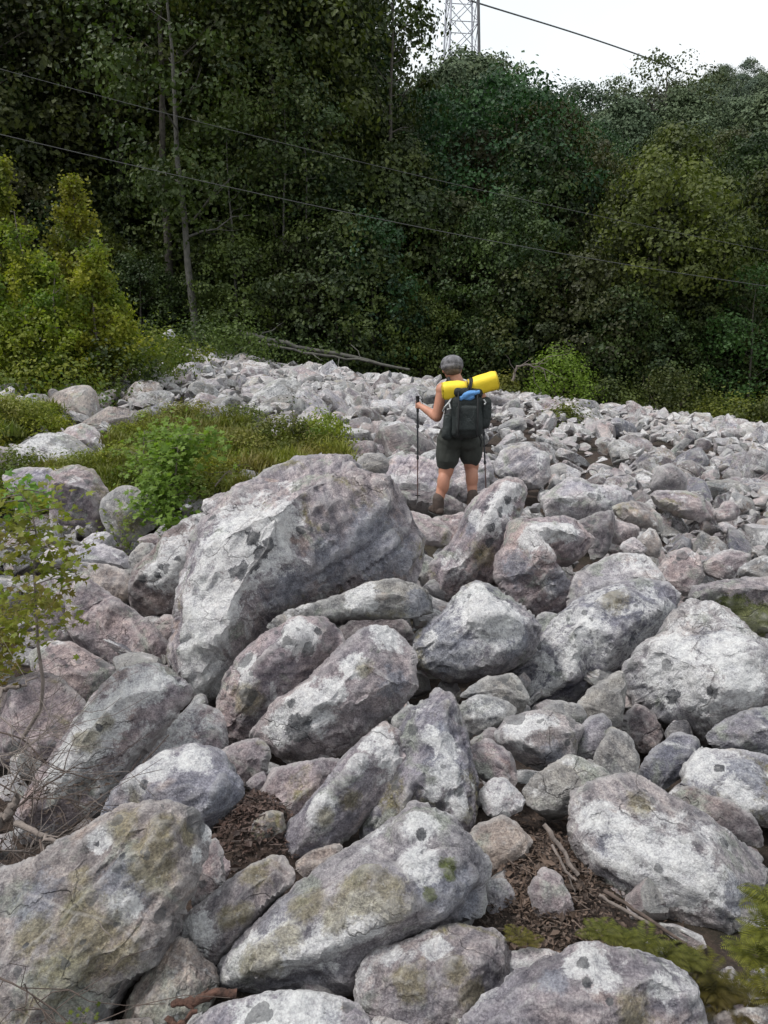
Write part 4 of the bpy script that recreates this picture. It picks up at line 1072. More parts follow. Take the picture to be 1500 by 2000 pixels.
    # ---- trees that stand out
    def single(px, py, d, proto, s, label, **kw):
        x = (px - 750) / F * d
        return place_tree(proto, x, d, s, kw.pop('rz', 0.3), label, **kw)
    pale = tree_proto(701, 17, 3.0, 6.0, 120, 50, 0.55, 0.2, M_LEAF_OLIVE, M_BARK_PALE, limbs=9, r0=0.17)
    single(388, 0, 32.6, pale, 1.0, 'tree with a pale straight trunk showing against the dark wood, left of centre')
    single(470, 0, 33.4, tree_proto(702, 10, 2.1, 4.2, 60, 40, 0.4, 0.16, M_LEAF_OLIVE, M_BARK_PALE, limbs=8, r0=0.09), 1.0, 'thin-stemmed small tree right of the pale trunk, its olive crown in mid air')
    single(560, 0, 34.0, tree_proto(703, 12, 2.2, 5.5, 60, 40, 0.45, 0.16, M_LEAF_DARK, M_BARK_PALE, limbs=7, r0=0.08), 1.0, 'slender grey-stemmed tree right of the thin-stemmed small tree')
    single(610, 0, 34.2, tree_proto(704, 11, 1.8, 6, 50, 40, 0.45, 0.16, M_LEAF_DARK, M_BARK_PALE, limbs=7, r0=0.07), 1.0, 'bent slender stem at the edge of the wood, left of the hiker')
    single(1265, 0, 33.5, tree_proto(705, 11, 3.2, 5.0, 130, 64, 0.55, 0.19, M_LEAF_LIT, M_BARK, limbs=9, r0=0.13), 0.92, 'tree with yellow-green lit foliage in the middle of the right-hand wood')
    single(985, 0, 39.5, tree_proto(706, 11.5, 3.6, 2, 190, 60, 0.6, 0.19, M_LEAF_BLUE, M_BARK, limbs=9), 1.05, 'full bright green rounded tree directly below the pylon')
    single(762, 0, 39.0, tree_proto(707, 19, 2.6, 12.0, 60, 40, 0.5, 0.17, M_LEAF_DARK, M_BARK, limbs=14, r0=0.16), 1.0, 'sparse-crowned tree whose top stands open against the sky left of the pylon')
    single(350, 0, 35.0, tree_proto(708, 22, 3.6, 13.0, 60, 40, 0.5, 0.2, M_LEAF_DARK, M_BARK, limbs=14, r0=0.2), 1.0, 'thin-topped tree with bright sky showing through its crown, upper left')
    single(1268, 0, 76.0, tree_proto(709, 11.2, 5.2, 6.0, 80, 24, 0.6, 0.24, M_LEAF_BROWN, M_BARK, limbs=26, r0=0.26), 1.08, 'twiggy half-bare tree breaking the skyline where the upper wire ends')
    single(1455, 0, 32.0, tree_proto(710, 7.5, 2.0, 0.5, 90, 50, 0.42, 0.15, M_LEAF_MIDGREEN, M_BARK, limbs=6, r0=0.08), 0.85, 'fresh green young tree at the right edge of the wood')
    single(735, 0, 32.8, tree_proto(711, 6.5, 1.8, 0.5, 80, 46, 0.4, 0.16, M_LEAF_BLUE, M_BARK, limbs=6, r0=0.08), 1.0, 'small dark green tree left of the hiker at the foot of the wood')
    return low

def bush(name, label, x, y, H, R, nclump, per, spread, lsize, mat, seed, shape='dome', cat='bush', z=None, limbs=8, group=None, stems=4, flat=0.9):
    rng = np.random.default_rng(seed)
    c, n = crown_points(rng, H, R, H * 0.03, nclump, per, spread, shape=shape, flat=flat)
    v, f = quads_leaf(c, n, lsize * rng.uniform(0.6, 1.35, len(c)), rng, 0.75)
    z = float(ground_z(x, y)) if z is None else z
    root = link(name, None, None, (x, y, z))
    link('foliage', mesh_np('foliage', v, f, mat), root)
    T = Tubes()
    for k in range(stems):
        th = rng.uniform(0, 6.28); r = R * rng.uniform(0.2, 0.7); h = H * rng.uniform(0.6, 0.95)
        s = np.linspace(0, 1, 6)
        pts = np.stack([r * s ** 0.8 * math.cos(th), r * s ** 0.8 * math.sin(th), s * h], 1) + rng.normal(0, 0.02 * H, (6, 3)) * s[:, None]
        T.add(pts, 0.012 * H * (1 - 0.8 * s) + 0.002, 5)
    link('stem', T.mesh('stem', M_TWIG_DARK), root)
    tag(root, label, cat, group)
    return root

LOW = build_forest()

def birch_bush():
    """clump of young birches with several pointed tops"""
    rng = np.random.default_rng(31)
    stems = [(-45, 17.5, 4.9, .9), (28, 17.0, 4.7, .8), (75, 16.6, 3.7, .8), (172, 17.3, 4.6, .9), (205, 16.4, 3.3, .8), (130, 16.0, 2.7, .8), (240, 16.9, 2.3, .7), (10, 15.8, 2.6, .9), (60, 15.4, 1.9, .8)]
    for k, (px, d, H, R) in enumerate(stems):
        x = (px - 750) / F * d
        r2 = np.random.default_rng(900 + k)
        C, NN = [], []
        T = Tubes()
        n = 9; t = np.linspace(0, 1, n)
        ax = np.stack([r2.normal(0, .03, n).cumsum(), r2.normal(0, .03, n).cumsum(), t * H], 1)
        T.add(ax, 0.035 * (1 - 0.9 * t) + 0.003, 5)
        nb = int(34 * H / 3)
        for b in range(nb):
            u = r2.uniform(0.06, 0.97); i = u * (n - 1); i0 = int(i)
            p0 = ax[i0] + (ax[min(i0 + 1, n - 1)] - ax[i0]) * (i - i0)
            th = r2.uniform(0, 6.28); L = R * (1 - u) ** 0.9 * r2.uniform(0.7, 1.25) + 0.12
            dr = np.array([math.cos(th), math.sin(th), r2.uniform(0.5, 1.1)])
            s = np.linspace(0, 1, 4)
            pts = p0 + s[:, None] * dr * L
            T.add(pts, 0.010 * (1 - 0.8 * s), 4)
            m = int(170 * L / 0.6) + 30
            q = r2.uniform(0.15, 1.05, m)
            C.append(p0 + q[:, None] * dr * L + r2.normal(0, 0.085, (m, 3))); NN.append(r2.normal(size=(m, 3)) * 0.8 + [0, -.1, .6])
        C = np.concatenate(C); NN = np.concatenate(NN)
        v, f = quads_leaf(C, NN, 0.078 * r2.uniform(0.7, 1.3, len(C)), r2, 0.8)
        root = link('young_birch', None, None, (x, d, float(ground_z(x, d)) - 0.1))
        link('foliage', mesh_np('foliage', v, f, M_LEAF_BIRCH), root)
        link('stem', T.mesh('stem', M_TWIG), root)
        tag(root, ['tall young birch cut by the left edge of the picture', 'tallest pointed young birch near the left edge', 'young birch between the two tallest of the thicket', 'tall pointed young birch at the right of the thicket', 'shorter young birch right of the right-hand tall one', 'round low young birch in the middle front of the thicket', 'smallest birch at the right end of the thicket', 'low front young birch near the left edge', 'lowest birch at the thicket foot, left of its middle'][k], 'young tree', 'young birches in the left-hand thicket')
birch_bush()
# skirt shrubs of that thicket and the bushes along the foot of the wood
for k, (lb, px, d, H, R, mt) in enumerate([
    ('low olive shrub at the left foot of the birch thicket', 20, 15.0, .75, 1.0, M_LEAF_BIRCH), ('low yellow-green shrub under the middle of the birch thicket', 130, 15.3, .8, 1.0, M_LEAF_BIRCH),
    ('dark green shrub at the right foot of the birch thicket', 215, 16.3, 1.1, 1.0, M_LEAF_OLIVE), ('bright yellow-green shrub beside the lone white boulder', 268, 18.5, 1.3, 1.2, M_LEAF_LIME),
    ('grassy green shrub left of the lone white boulder', 318, 21.5, 1.0, 1.1, M_LEAF_LIME), ('deep green shrub sprawling right of the lone white boulder', 420, 28.0, 1.5, 2.4, M_LEAF_OLIVE),
    ('low dark shrub above the fallen log', 560, 31.5, 1.3, 2.2, M_LEAF_DARK), ('green leafy bush right behind the yellow roll mat', 985, 27.5, .8, .55, M_LEAF_LIME),
    ('dense fresh green bush right of the hiker at the foot of the wood', 1085, 30.0, 2.0, 1.45, M_LEAF_FRESH), ('dull green bush right of the dense fresh green bush', 1190, 30.5, 1.3, 1.4, M_LEAF_OLIVE),
    ('dark green bush in front of the right-hand wood', 1300, 30.0, 1.9, 1.7, M_LEAF_OLIVE), ('low bright bush at the right edge of the boulder field', 1440, 28.5, 1.2, 1.6, M_LEAF_LIME),
    ('olive bush cut by the right edge of the picture', 1500, 27.0, 1.3, 1.3, M_LEAF_OLIVE), ('small green tuft bush on the rubble right of the hiker', 1105, 17.8, .45, .36, M_LEAF_LIME)]):
    bush('shrub', lb, (px - 750) / F * d, d, H, R, int(46 + 26 * R), 44, 0.20 + 0.05 * R, 0.075 if d < 20 else 0.105, mt, 60 + k, cat='shrub')
# ------------------------------------------------------------------ grass, ferns, saplings, litter
def grass_patch(name, label, cx, cy, hw, hd, h, n, mat, seed, zf=None, width=0.012, cat='grass'):
    rng = np.random.default_rng(seed)
    a = rng.uniform(0, 6.28, n); r = np.sqrt(rng.uniform(0, 1, n))
    r = r * (1 + 0.25 * np.sin(3 * a + seed) + 0.12 * np.sin(7 * a))
    x = cx + hw * r * np.cos(a); y = cy + hd * r * np.sin(a)
    if zf is None:
        z = surf(x, y) + 0.06 + 0.10 * np.sin(x * 3.1 + seed) * np.cos(y * 2.3)
        P = np.stack([x, y, z * 0], 1)
        z = z + 0.30 * h * fbm(P * 1.4, 3)
    else: z = zf(x, y)
    # tussocks: blades gather round centres
    nt = max(6, n // 60)
    ti = rng.integers(0, n, nt)
    pick = rng.integers(0, nt, n)
    g = rng.uniform(size=n) < 0.6
    tx, ty, tz = x[ti][pick], y[ti][pick], z[ti][pick]
    jx, jy = rng.normal(0, 0.05, n), rng.normal(0, 0.05, n)
    x = np.where(g, tx + jx, x); y = np.where(g, ty + jy, y); z = np.where(g, tz, z)
    b = np.stack([x, y, z], 1)
    L = h * rng.uniform(0.45, 1.25, n) * (1.1 - 0.5 * r)
    th = rng.uniform(0, 6.28, n); le = rng.uniform(0.15, 0.75, n)
    d = np.stack([np.cos(th) * le, np.sin(th) * le, np.ones(n)], 1)
    side = np.stack([-np.sin(th), np.cos(th), np.zeros(n)], 1) * width * rng.uniform(0.6, 1.5, n)[:, None]
    m1 = b + d * (L * 0.55)[:, None]
    tip = b + d * L[:, None] + np.stack([np.cos(th), np.sin(th), -0.6 * np.ones(n)], 1) * (L * 0.28 * le)[:, None]
    v = np.stack([b - side, b + side, m1 + side * 0.8, tip, m1 - side * 0.8], 1).reshape(-1, 3)
    i = np.arange(n)[:, None] * 5
    f1 = np.concatenate([i, i + 1, i + 2, i + 4], 1)
    me = bpy.data.meshes.new(name)
    tri = np.concatenate([i + 4, i + 2, i + 3, i + 3], 1)
    f = np.concatenate([f1, tri[:, :4]])
    # build mixed quads/tris as tris
    t = np.concatenate([np.concatenate([i, i + 1, i + 2], 1), np.concatenate([i, i + 2, i + 4], 1), np.concatenate([i + 4, i + 2, i + 3], 1)])
    me = mesh_np(name, v, t, mat)
    return tag(link(name, me), label, cat, kind='stuff')

for k, ((gx, gy, gw, gd, gh), lb) in enumerate(zip(GRASS_PATCHES, [
        'broad olive heath and grass patch behind the green sapling', 'smaller olive grass patch just left of the white rubble, behind the largest boulder',
        'strip of olive grass in front of the pointed pink rock', 'patch of yellowish grass at the left edge below the birch thicket'])):
    grass_patch('heath_grass', lb, gx, gy, gw, gd, gh, int(16000 * gw * gd / 4 + 4000), M_GRASS, k + 2, width=0.010)

def leafy(name, label, stem_pts, r0, nleaf, reach, lsize, mat, seed, cat='sapling', branches=9, lobed=True, stem_mat=None, zbias=0.0, u0=0.25, droop=0.2, rmul=None):
    """sapling with real stem, twigs and lobed leaves"""
    rng = np.random.default_rng(seed)
    stem_pts = np.array(stem_pts, float)
    base = stem_pts[0].copy()
    sp = stem_pts - base
    T = Tubes()
    n = len(sp); t = np.linspace(0, 1, n)
    T.add(sp, r0 * (1 - 0.8 * t), 7)
    C, NN, D = [], [], []
    for k in range(branches):
        u = u0 + (1 - u0) * (k + rng.uniform()) / branches
        i = min(u, .999) * (n - 1); i0 = int(i); p0 = sp[i0] + (sp[min(i0 + 1, n - 1)] - sp[i0]) * (i - i0)
        th = rng.uniform(0, 6.28); L = reach * rng.uniform(0.5, 1.05)
        dr = np.array([math.cos(th), math.sin(th), rng.uniform(-0.1, 0.5) + zbias])
        s = np.linspace(0, 1, 5)
        pts = p0 + s[:, None] * dr * L - np.array([0, 0, 1]) * (s ** 2)[:, None] * droop * L
        T.add(pts, r0 * 0.35 * (1 - 0.8 * s), 5)
        m = nleaf // branches
        q = rng.uniform(0.2, 1.05, m)
        P = p0 + q[:, None] * dr * L - np.array([0, 0, 1]) * (q ** 2)[:, None] * droop * L + rng.normal(0, lsize * 0.9, (m, 3))
        C.append(P); NN.append(rng.normal(size=(m, 3)) * 0.45 + np.array([0, -0.25, 0.9]))
    C = np.concatenate(C); NN = np.concatenate(NN); m = len(C)
    # five-lobed or oval leaf outline
    if lobed:
        ang = np.radians([270, 305, 340, 5, 35, 62, 90, 118, 145, 175, 200, 235]); rad = np.array([.32, .42, .62, .40, .85, .45, 1.0, .45, .85, .40, .62, .42])
    else:
        ang = np.radians([270, 320, 0, 45, 90, 135, 180, 220]); rad = np.array([1.0, .72, .55, .62, 1.0, .62, .55, .72])
    out = np.stack([rad * np.cos(ang), rad * np.sin(ang)], 1) * 0.5
    NN /= np.linalg.norm(NN, axis=1)[:, None]
    a = np.cross(NN, rng.normal(size=(m, 3))); a /= np.linalg.norm(a, axis=1)[:, None]; b = np.cross(NN, a)
    sz = lsize * rng.uniform(0.6, 1.3, m)
    k = len(out)
    v = C[:, None, :] + sz[:, None, None] * (out[None, :, 0:1] * a[:, None, :] + out[None, :, 1:2] * b[:, None, :] - 0.35 * (np.abs(out[None, :, 0:1]) ** 1.3) * NN[:, None, :])
    v = np.concatenate([v, C[:, None, :]], 1).reshape(-1, 3)
    i = np.arange(m)[:, None] * (k + 1)
    f = np.concatenate([np.concatenate([i + j, i + (j + 1) % k, i + k], 1) for j in range(k)])
    root = link(name, None, None, base)
    link('foliage', mesh_np('foliage', v, f, mat), root)
    link('stem', T.mesh('stem', stem_mat or M_TWIG), root)
    tag(root, label, cat)
    return root

def line_at(spec):
    return [at(px, py, d) for px, py, d in spec]

# low leafy heath bushes growing through the grass
def heath_bushes():
    rng = np.random.default_rng(44)
    protos = []
    for k in range(4):
        H, R = 0.42, 0.42
        c, n = crown_points(rng, H, R, 0.02, 60, 42, 0.075, flat=0.8)
        v, f = quads_leaf(c, n, 0.042 * rng.uniform(0.6, 1.4, len(c)), rng, 0.6)
        T = Tubes()
        for q in range(6):
            th = rng.uniform(0, 6.28); s = np.linspace(0, 1, 4)
            T.add(np.stack([.3 * s * math.cos(th), .3 * s * math.sin(th), s * H * .95], 1), 0.005 * (1 - .8 * s), 4)
        protos.append((mesh_np('foliage', v, f, [M_LEAF_BIRCH, M_GRASS, M_LEAF_LIME, M_GRASS][k]), T.mesh('stem', M_TWIG_DARK)))
    names = ['among the olive grass behind the green sapling', 'in the small grass patch left of the white rubble', 'in the strip of grass before the pointed pink rock', 'below the birch thicket at the left edge']
    for gi, n in ((0, 26), (1, 8), (2, 9), (3, 16)):
        gx, gy, gw, gd, gh = GRASS_PATCHES[gi]
        for k in range(n):
            a = rng.uniform(0, 6.28); r = math.sqrt(rng.uniform()) * 1.05
            x, y = gx + gw * r * math.cos(a), gy + gd * r * math.sin(a)
            root = link('heath_bush', None, None, (x, y, float(surf(x, y)) + rng.uniform(-0.12, 0.06)), (0, 0, rng.uniform(0, 6.28)))
            s = rng.uniform(0.55, 1.15); root.scale = (s, s, s * rng.uniform(0.7, 1.1))
            p = protos[int(rng.integers(4))]
            link('foliage', p[0], root); link('stem', p[1], root)
            tag(root, 'low olive heath bush ' + names[gi], 'bush', 'heath bushes ' + names[gi])
heath_bushes()
# green sapling beside the largest boulder
leafy('green_sapling', 'bushy fresh green sapling standing left of the largest boulder', line_at([(335, 1030, 7.5), (338, 970, 7.55), (345, 900, 7.6), (350, 850, 7.6)]), 0.014, 1500, 0.36, 0.095, M_LEAF_FRESH, 5, branches=26, u0=0.05)
leafy('green_sapling', 'low green leafy sprig among the heath behind the fresh green sapling', line_at([(285, 930, 8.7), (280, 880, 8.7), (282, 838, 8.7)]), 0.010, 600, 0.4, 0.085, M_LEAF_FRESH, 6, branches=14, u0=0.05)
leafy('green_sapling', 'pale green sprig leaning over the left end of the largest boulder', line_at([(420, 950, 7.6), (440, 925, 7.6), (470, 905, 7.6)]), 0.008, 130, 0.22, 0.06, M_LEAF_LIME, 16, branches=9, u0=0.05)
leafy('seedling', 'small green seedling below the rounded grey boulder of the left bank', line_at([(240, 1075, 6.9), (235, 1040, 6.9), (228, 1000, 6.9)]), 0.006, 110, 0.15, 0.05, M_LEAF_LIME, 7, branches=9, u0=0.05)
# young maple at the left edge with a thin crooked stem
leafy('maple_sapling', 'young yellow-green maple with a thin crooked stem at the left edge', line_at([(45, 1440, 3.3), (80, 1385, 3.3), (84, 1330, 3.3), (74, 1260, 3.32), (70, 1180, 3.34), (66, 1110, 3.36), (72, 1050, 3.38), (60, 990, 3.4), (30, 950, 3.4)]), 0.0095, 520, 0.26, 0.06, M_MAPLE, 8, branches=20, u0=0.42, droop=0.3)
leafy('maple_sapling', 'bright green maple branch reaching in at the upper left edge', line_at([(-120, 1010, 3.9), (-60, 990, 3.9), (0, 960, 3.9), (60, 985, 3.9)]), 0.008, 160, 0.24, 0.07, M_LEAF_FRESH, 18, branches=9, u0=0.3)
leafy('maple_sapling', 'sunlit yellow shrub low on the left edge below the crooked maple', line_at([(-30, 1350, 3.9), (-10, 1290, 3.9), (20, 1220, 3.9), (40, 1170, 3.9)]), 0.009, 620, 0.3, 0.06, M_MAPLE, 9, branches=18, u0=0.1)
leafy('maple_sapling', 'outstretched green maple twig above the triangular mauve slab', line_at([(70, 1075, 3.5), (100, 1062, 3.5), (135, 1060, 3.5), (165, 1068, 3.5)]), 0.004, 34, 0.08, 0.05, M_LEAF_LIME, 19, branches=7, u0=0.3)
leafy('seedling', 'tiny yellow leafy sprout at the bottom left corner', line_at([(150, 2020, 1.75), (160, 1995, 1.75), (175, 1975, 1.75)]), 0.002, 22, 0.05, 0.022, M_LEAF_LIME, 10, branches=6, u0=0.2)
leafy('seedling', 'thin twiggy bush above the small olive grass patch', line_at([(575, 880, 11.4), (573, 830, 11.5), (570, 770, 11.5)]), 0.010, 150, 0.42, 0.04, M_LEAF_BROWN, 12, branches=16, lobed=False, u0=0.1)

def fern(name, label, spots, seed, L=0.3, mat=None, nf=9):
    """fern clump: arching fronds set with narrow leaflets"""
    rng = np.random.default_rng(seed)
    V, Fc, off = [], [], 0
    base = np.array(spots[0], float)
    for s in spots:
        s = np.array(s, float) - base
        for k in range(nf):
            th = rng.uniform(0, 6.28); l = L * rng.uniform(0.6, 1.2); arch = rng.uniform(0.5, 1.1)
            t = np.linspace(0.08, 1, 17)
            hd = np.array([math.cos(th), math.sin(th), 0])
            ax = s + hd * (l * t)[:, None] * 0.8 + np.array([0, 0, 1]) * (l * arch * (t - 0.75 * t ** 2))[:, None]
            tg = np.gradient(ax, axis=0); tg /= np.linalg.norm(tg, axis=1)[:, None]
            sd = np.cross(tg, [0, 0, 1.0]); sd /= np.linalg.norm(sd, axis=1)[:, None]
            for j in range(len(t)):
                w = l * 0.26 * math.sin(math.pi * min(0.98, 0.12 + 0.88 * t[j])) + 0.004
                for sg in (-1, 1):
                    b0 = ax[j]; tip = b0 + sg * sd[j] * w + tg[j] * w * 0.45 - np.array([0, 0, w * 0.25])
                    hw = tg[j] * l * 0.018
                    mid = (b0 + tip) / 2
                    V += [b0, mid + hw, tip, mid - hw]; Fc.append((off, off + 1, off + 2, off + 3)); off += 4
    root = link(name, mesh_np(name, np.array(V), np.array(Fc), mat or M_FERN), None, base)
    return tag(root, label, 'fern')

def spots_at(lst): return [at(px, py, d) for px, py, d in lst]
fern('fern', 'yellow-green fern clump in front of the lower right white-sheeted boulder', spots_at([(1175, 1830, 2.14), (1215, 1850, 2.1), (1262, 1845, 2.12), (1300, 1870, 2.1), (1340, 1880, 2.1), (1250, 1880, 2.05)]), 1, 0.085, nf=20)
fern('fern', 'olive fern clump hanging under the right end of the white-sheeted boulder', spots_at([(1380, 1900, 2.1), (1400, 1945, 2.05), (1430, 1935, 2.1), (1440, 1975, 2.0), (1385, 1965, 2.03)]), 2, 0.10, nf=18)
fern('fern', 'bright fern rising along the right edge of the picture', spots_at([(1490, 1900, 2.0), (1505, 1830, 2.05), (1510, 1770, 2.1), (1520, 1950, 1.95), (1475, 1870, 2.05)]), 3, 0.12, nf=18)
fern('moss_tuft', 'small yellow-green tuft at the tip of the bottom centre boulder', spots_at([(1015, 1835, 2.2), (1030, 1845, 2.18)]), 4, 0.06)

def stick_thing(name, label, spec, r0, r1, mat, twigs=0, seed=1, tl=0.2, cat='stick', sides=7):
    rng = np.random.default_rng(seed)
    p = np.array(line_at(spec)); base = p[0].copy(); p = p - base
    # resample with small kinks
    t = np.linspace(0, len(p) - 1, len(p) * 4)
    q = np.stack([np.interp(t, np.arange(len(p)), p[:, i]) for i in range(3)], 1)
    q[1:-1] += rng.normal(0, r0 * 0.35, q[1:-1].shape)
    T = Tubes()
    T.add(q, np.linspace(r0, r1, len(q)) * rng.uniform(0.85, 1.15, len(q)), sides)
    for k in range(twigs):
        i = rng.integers(2, len(q) - 1); d = q[i] - q[i - 1]; d = d / (np.linalg.norm(d) + 1e-9) + rng.normal(0, 0.7, 3)
        s = np.linspace(0, 1, 5); L = tl * rng.uniform(0.4, 1.2)
        T.add(q[i] + s[:, None] * d * L + np.concatenate([np.zeros((1, 3)), rng.normal(0, L * .06, (4, 3))]), r1 * 0.8 * (1 - 0.85 * s) + 0.0008, 5)
    return tag(link(name, T.mesh(name, mat), None, base), label, cat)

# dead twigs of the lower left corner
ST = stick_thing
ST('dead_branch', 'thick weathered branch lying on the bottom left slab', [(30, 1608, 2.55), (75, 1628, 2.5), (100, 1640, 2.45), (170, 1662, 2.38)], .012, .004, M_TWIG, 4, 1, .2)
ST('dead_branch', 'dark twig hanging from the thick branch down the face of the bottom left slab', [(78, 1640, 2.35), (95, 1740, 2.2), (118, 1800, 2.1), (132, 1850, 2.02)], .0035, .0018, M_TWIG_DARK, 2, 2, .1)
ST('dead_branch', 'pale twig beside the dark hanging twig on the bottom left slab', [(82, 1650, 2.34), (95, 1700, 2.25), (140, 1760, 2.15), (180, 1775, 2.12)], .0032, .0015, M_TWIG, 2, 3, .1)
ST('dead_branch', 'pale broken stub sticking up at the left edge', [(-10, 1620, 2.6), (12, 1590, 2.6), (35, 1555, 2.62)], .018, .012, M_TWIG, 0, 4)
ST('dead_branch', 'long bare branch crossing the chalk-white slab from the left edge', [(-30, 1600, 2.7), (30, 1580, 2.75), (70, 1545, 2.85), (160, 1490, 3.0)], .006, .002, M_TWIG_DARK, 6, 5, .22)
ST('dead_branch', 'thin curved stick arching over the left edge stones', [(-30, 1425, 3.0), (40, 1440, 3.0), (100, 1500, 2.95), (190, 1525, 2.95), (225, 1512, 3.0)], .004, .0016, M_TWIG_DARK, 5, 6, .2)
ST('dead_branch', 'long straight dead stem lying along the foot of the chalk-white slab', [(120, 1630, 2.9), (200, 1570, 2.98), (290, 1480, 3.1), (330, 1435, 3.2)], .005, .002, M_TWIG_DARK, 5, 7, .16)
ST('dead_branch', 'forked grey twig standing at the left edge above the stub', [(20, 1540, 2.8), (45, 1490, 2.8), (60, 1500, 2.85), (110, 1440, 2.85)], .004, .0015, M_TWIG, 6, 8, .2)
ST('dead_branch', 'horizontal dead branch at the left edge beside the domed plum-grey rock', [(-30, 1335, 3.2), (0, 1350, 3.2), (40, 1340, 3.2)], .014, .008, M_TWIG, 2, 9, .2)
for k, sp in enumerate([[(-20, 1480, 2.8), (40, 1470, 2.8), (120, 1400, 2.9), (175, 1350, 2.95)], [(-20, 1520, 2.7), (50, 1560, 2.7), (130, 1560, 2.7), (210, 1590, 2.75)], [(0, 1660, 2.4), (60, 1665, 2.45), (90, 1650, 2.5)],
                        [(-20, 1560, 2.6), (30, 1600, 2.6), (20, 1680, 2.5)], [(0, 1400, 3.0), (60, 1450, 2.9), (70, 1530, 2.8)], [(-20, 1900, 1.95), (60, 1940, 1.9), (110, 2010, 1.85)], [(-20, 1460, 2.9), (30, 1520, 2.8), (120, 1530, 2.8)]]):
    ST('twig', 'fine bare twig in the tangle at the lower left edge', sp, .003, .001, M_TWIG_DARK if k % 2 else M_TWIG, 15, 20 + k, .24, 'twig')['group'] = 'bare twigs tangled at the lower left edge'
# litter pocket sticks
ST('stick', 'straight dead stick under the left side of the white-sheeted boulder', [(1062, 1610, 2.62), (1100, 1665, 2.55), (1130, 1710, 2.5)], .010, .007, M_TWIG, 0, 30)
ST('stick', 'second thinner stick beside the straight one in the litter pocket', [(1078, 1650, 2.55), (1105, 1700, 2.48), (1125, 1720, 2.45)], .005, .004, M_TWIG, 1, 31, .05)
ST('stick', 'pale split stick pinned under the white-sheeted boulder', [(1170, 1748, 2.38), (1215, 1775, 2.34), (1270, 1805, 2.28)], .006, .005, M_TWIG, 0, 32)
ST('stick', 'dark stick under the belly of the white-sheeted boulder', [(1180, 1740, 2.42), (1260, 1790, 2.32), (1350, 1850, 2.22)], .007, .005, M_TWIG_DARK, 0, 33)
ST('rotten_wood', 'red-brown rotten log end between the bottom left stones', [(338, 1962, 1.93), (380, 1955, 1.93), (430, 1938, 1.95), (462, 1942, 1.95)], .010, .013, M_REDWOOD, 3, 34, .04, 'wood', 8)
ST('rotten_wood', 'short red-brown splinter below the rotten log end', [(325, 1995, 1.85), (350, 2000, 1.85), (385, 1975, 1.87)], .010, .006, M_REDWOOD, 2, 35, .04, 'wood', 8)
# fallen log and dead branches at the foot of the wood
ST('fallen_log', 'long grey fallen log lying along the foot of the wood', [(470, 650, 30.6), (560, 672, 30.4), (660, 692, 30.2), (800, 722, 30)], .11, .05, M_BARK_PALE, 4, 36, 1.1, 'fallen log', 9)
ST('fallen_log', 'second thinner dead trunk below the long fallen log', [(500, 668, 30.0), (600, 690, 29.8), (720, 706, 29.6)], .06, .035, M_BARK_PALE, 3, 37, .9, 'fallen log', 8)
ST('dead_branch', 'bleached curved dead branch right of the hiker at the foot of the wood', [(1000, 745, 27), (1010, 715, 27), (1030, 712, 27), (1062, 722, 27)], .05, .02, M_TWIG, 8, 38, .8)
traced_rock('lone white boulder beside the birch thicket at the edge of the wood', [(316, 660), (322, 646), (335, 643), (343, 655), (341, 668), (328, 672)], 'W', .9, d=24, tilt=60, th=.4, tint=(.6, .6, .62), cat='boulder', name='boulder')

def litter(label, cx, cy, hw, hd, n, zf, seed, size=0.021):
    rng = np.random.default_rng(seed)
    x = cx + rng.normal(0, hw / 2, n); y = cy + rng.normal(0, hd / 2, n)
    P = np.stack([x, y, zf(x, y) + rng.uniform(0, 0.015, n)], 1)
    v, f = quads_leaf(P, rng.normal(size=(n, 3)) * 0.5 + [0, 0, 1], size * rng.uniform(0.3, 1.0, n) * np.where(rng.uniform(size=n) < 0.12, 2.4, 1.0), rng, 0.55)
    # short needles and bits of stick
    T = Tubes()
    for k in range(n // 12):
        p = P[rng.integers(n)]; a = rng.uniform(0, 6.28); L = rng.uniform(0.02, 0.09)
        d = np.array([math.cos(a), math.sin(a), rng.uniform(-.1, .3)]) * L
        T.add(np.stack([p - d / 2, p, p + d / 2]), 0.0022, 4)
    vv, qq = np.concatenate(T.v), np.concatenate(T.q)
    me = mesh_np('leaf_litter', np.concatenate([v, vv]), np.concatenate([f, qq + len(v)]), M_LITTER)
    tag(link('leaf_litter', me), label, 'leaf litter', kind='stuff')
def mound(cx, cy, h, w):
    return lambda x, y: surf(x, y) - 0.30 + h * np.exp(-(((x - cx) / w) ** 2 + ((y - cy) / (w * 1.6)) ** 2))
def soil_mound(label, cx, cy, h, w):
    g = np.linspace(-2.2 * w, 2.2 * w, 40); X, Y = np.meshgrid(g + cx, g * 1.7 + cy)
    Z = mound(cx, cy, h, w)(X, Y)
    P = np.stack([X.ravel(), Y.ravel(), Z.ravel()], 1); P[:, 2] += 0.02 * fbm(P * 9, 4) - 0.01
    i, j = np.meshgrid(np.arange(39), np.arange(39), indexing='ij'); a = (i * 40 + j).ravel()
    tag(link('soil', mesh_np('soil', P, np.stack([a, a + 1, a + 41, a + 40], 1), M_SOIL, True)), label, kind='structure')
c1 = at(1085, 1740, 2.5)
soil_mound('pocket of dark soil between the boulders, lower right', c1[0], c1[1] + 0.05, 0.13, 0.30)
litter('red-brown dead leaves in the soil pocket, lower right of centre', c1[0], c1[1] + 0.05, 0.30, 0.55, 3600, mound(c1[0], c1[1] + 0.05, 0.13, 0.30), 3)
c2 = at(490, 1600, 2.9)
soil_mound('pocket of dark soil left of the two-layered slab', c2[0], c2[1], 0.22, 0.20)
litter('dead leaves and needles in the gap left of the two-layered slab', c2[0], c2[1], 0.22, 0.4, 2200, mound(c2[0], c2[1], 0.22, 0.20), 4)
c3 = at(60, 1560, 2.8)
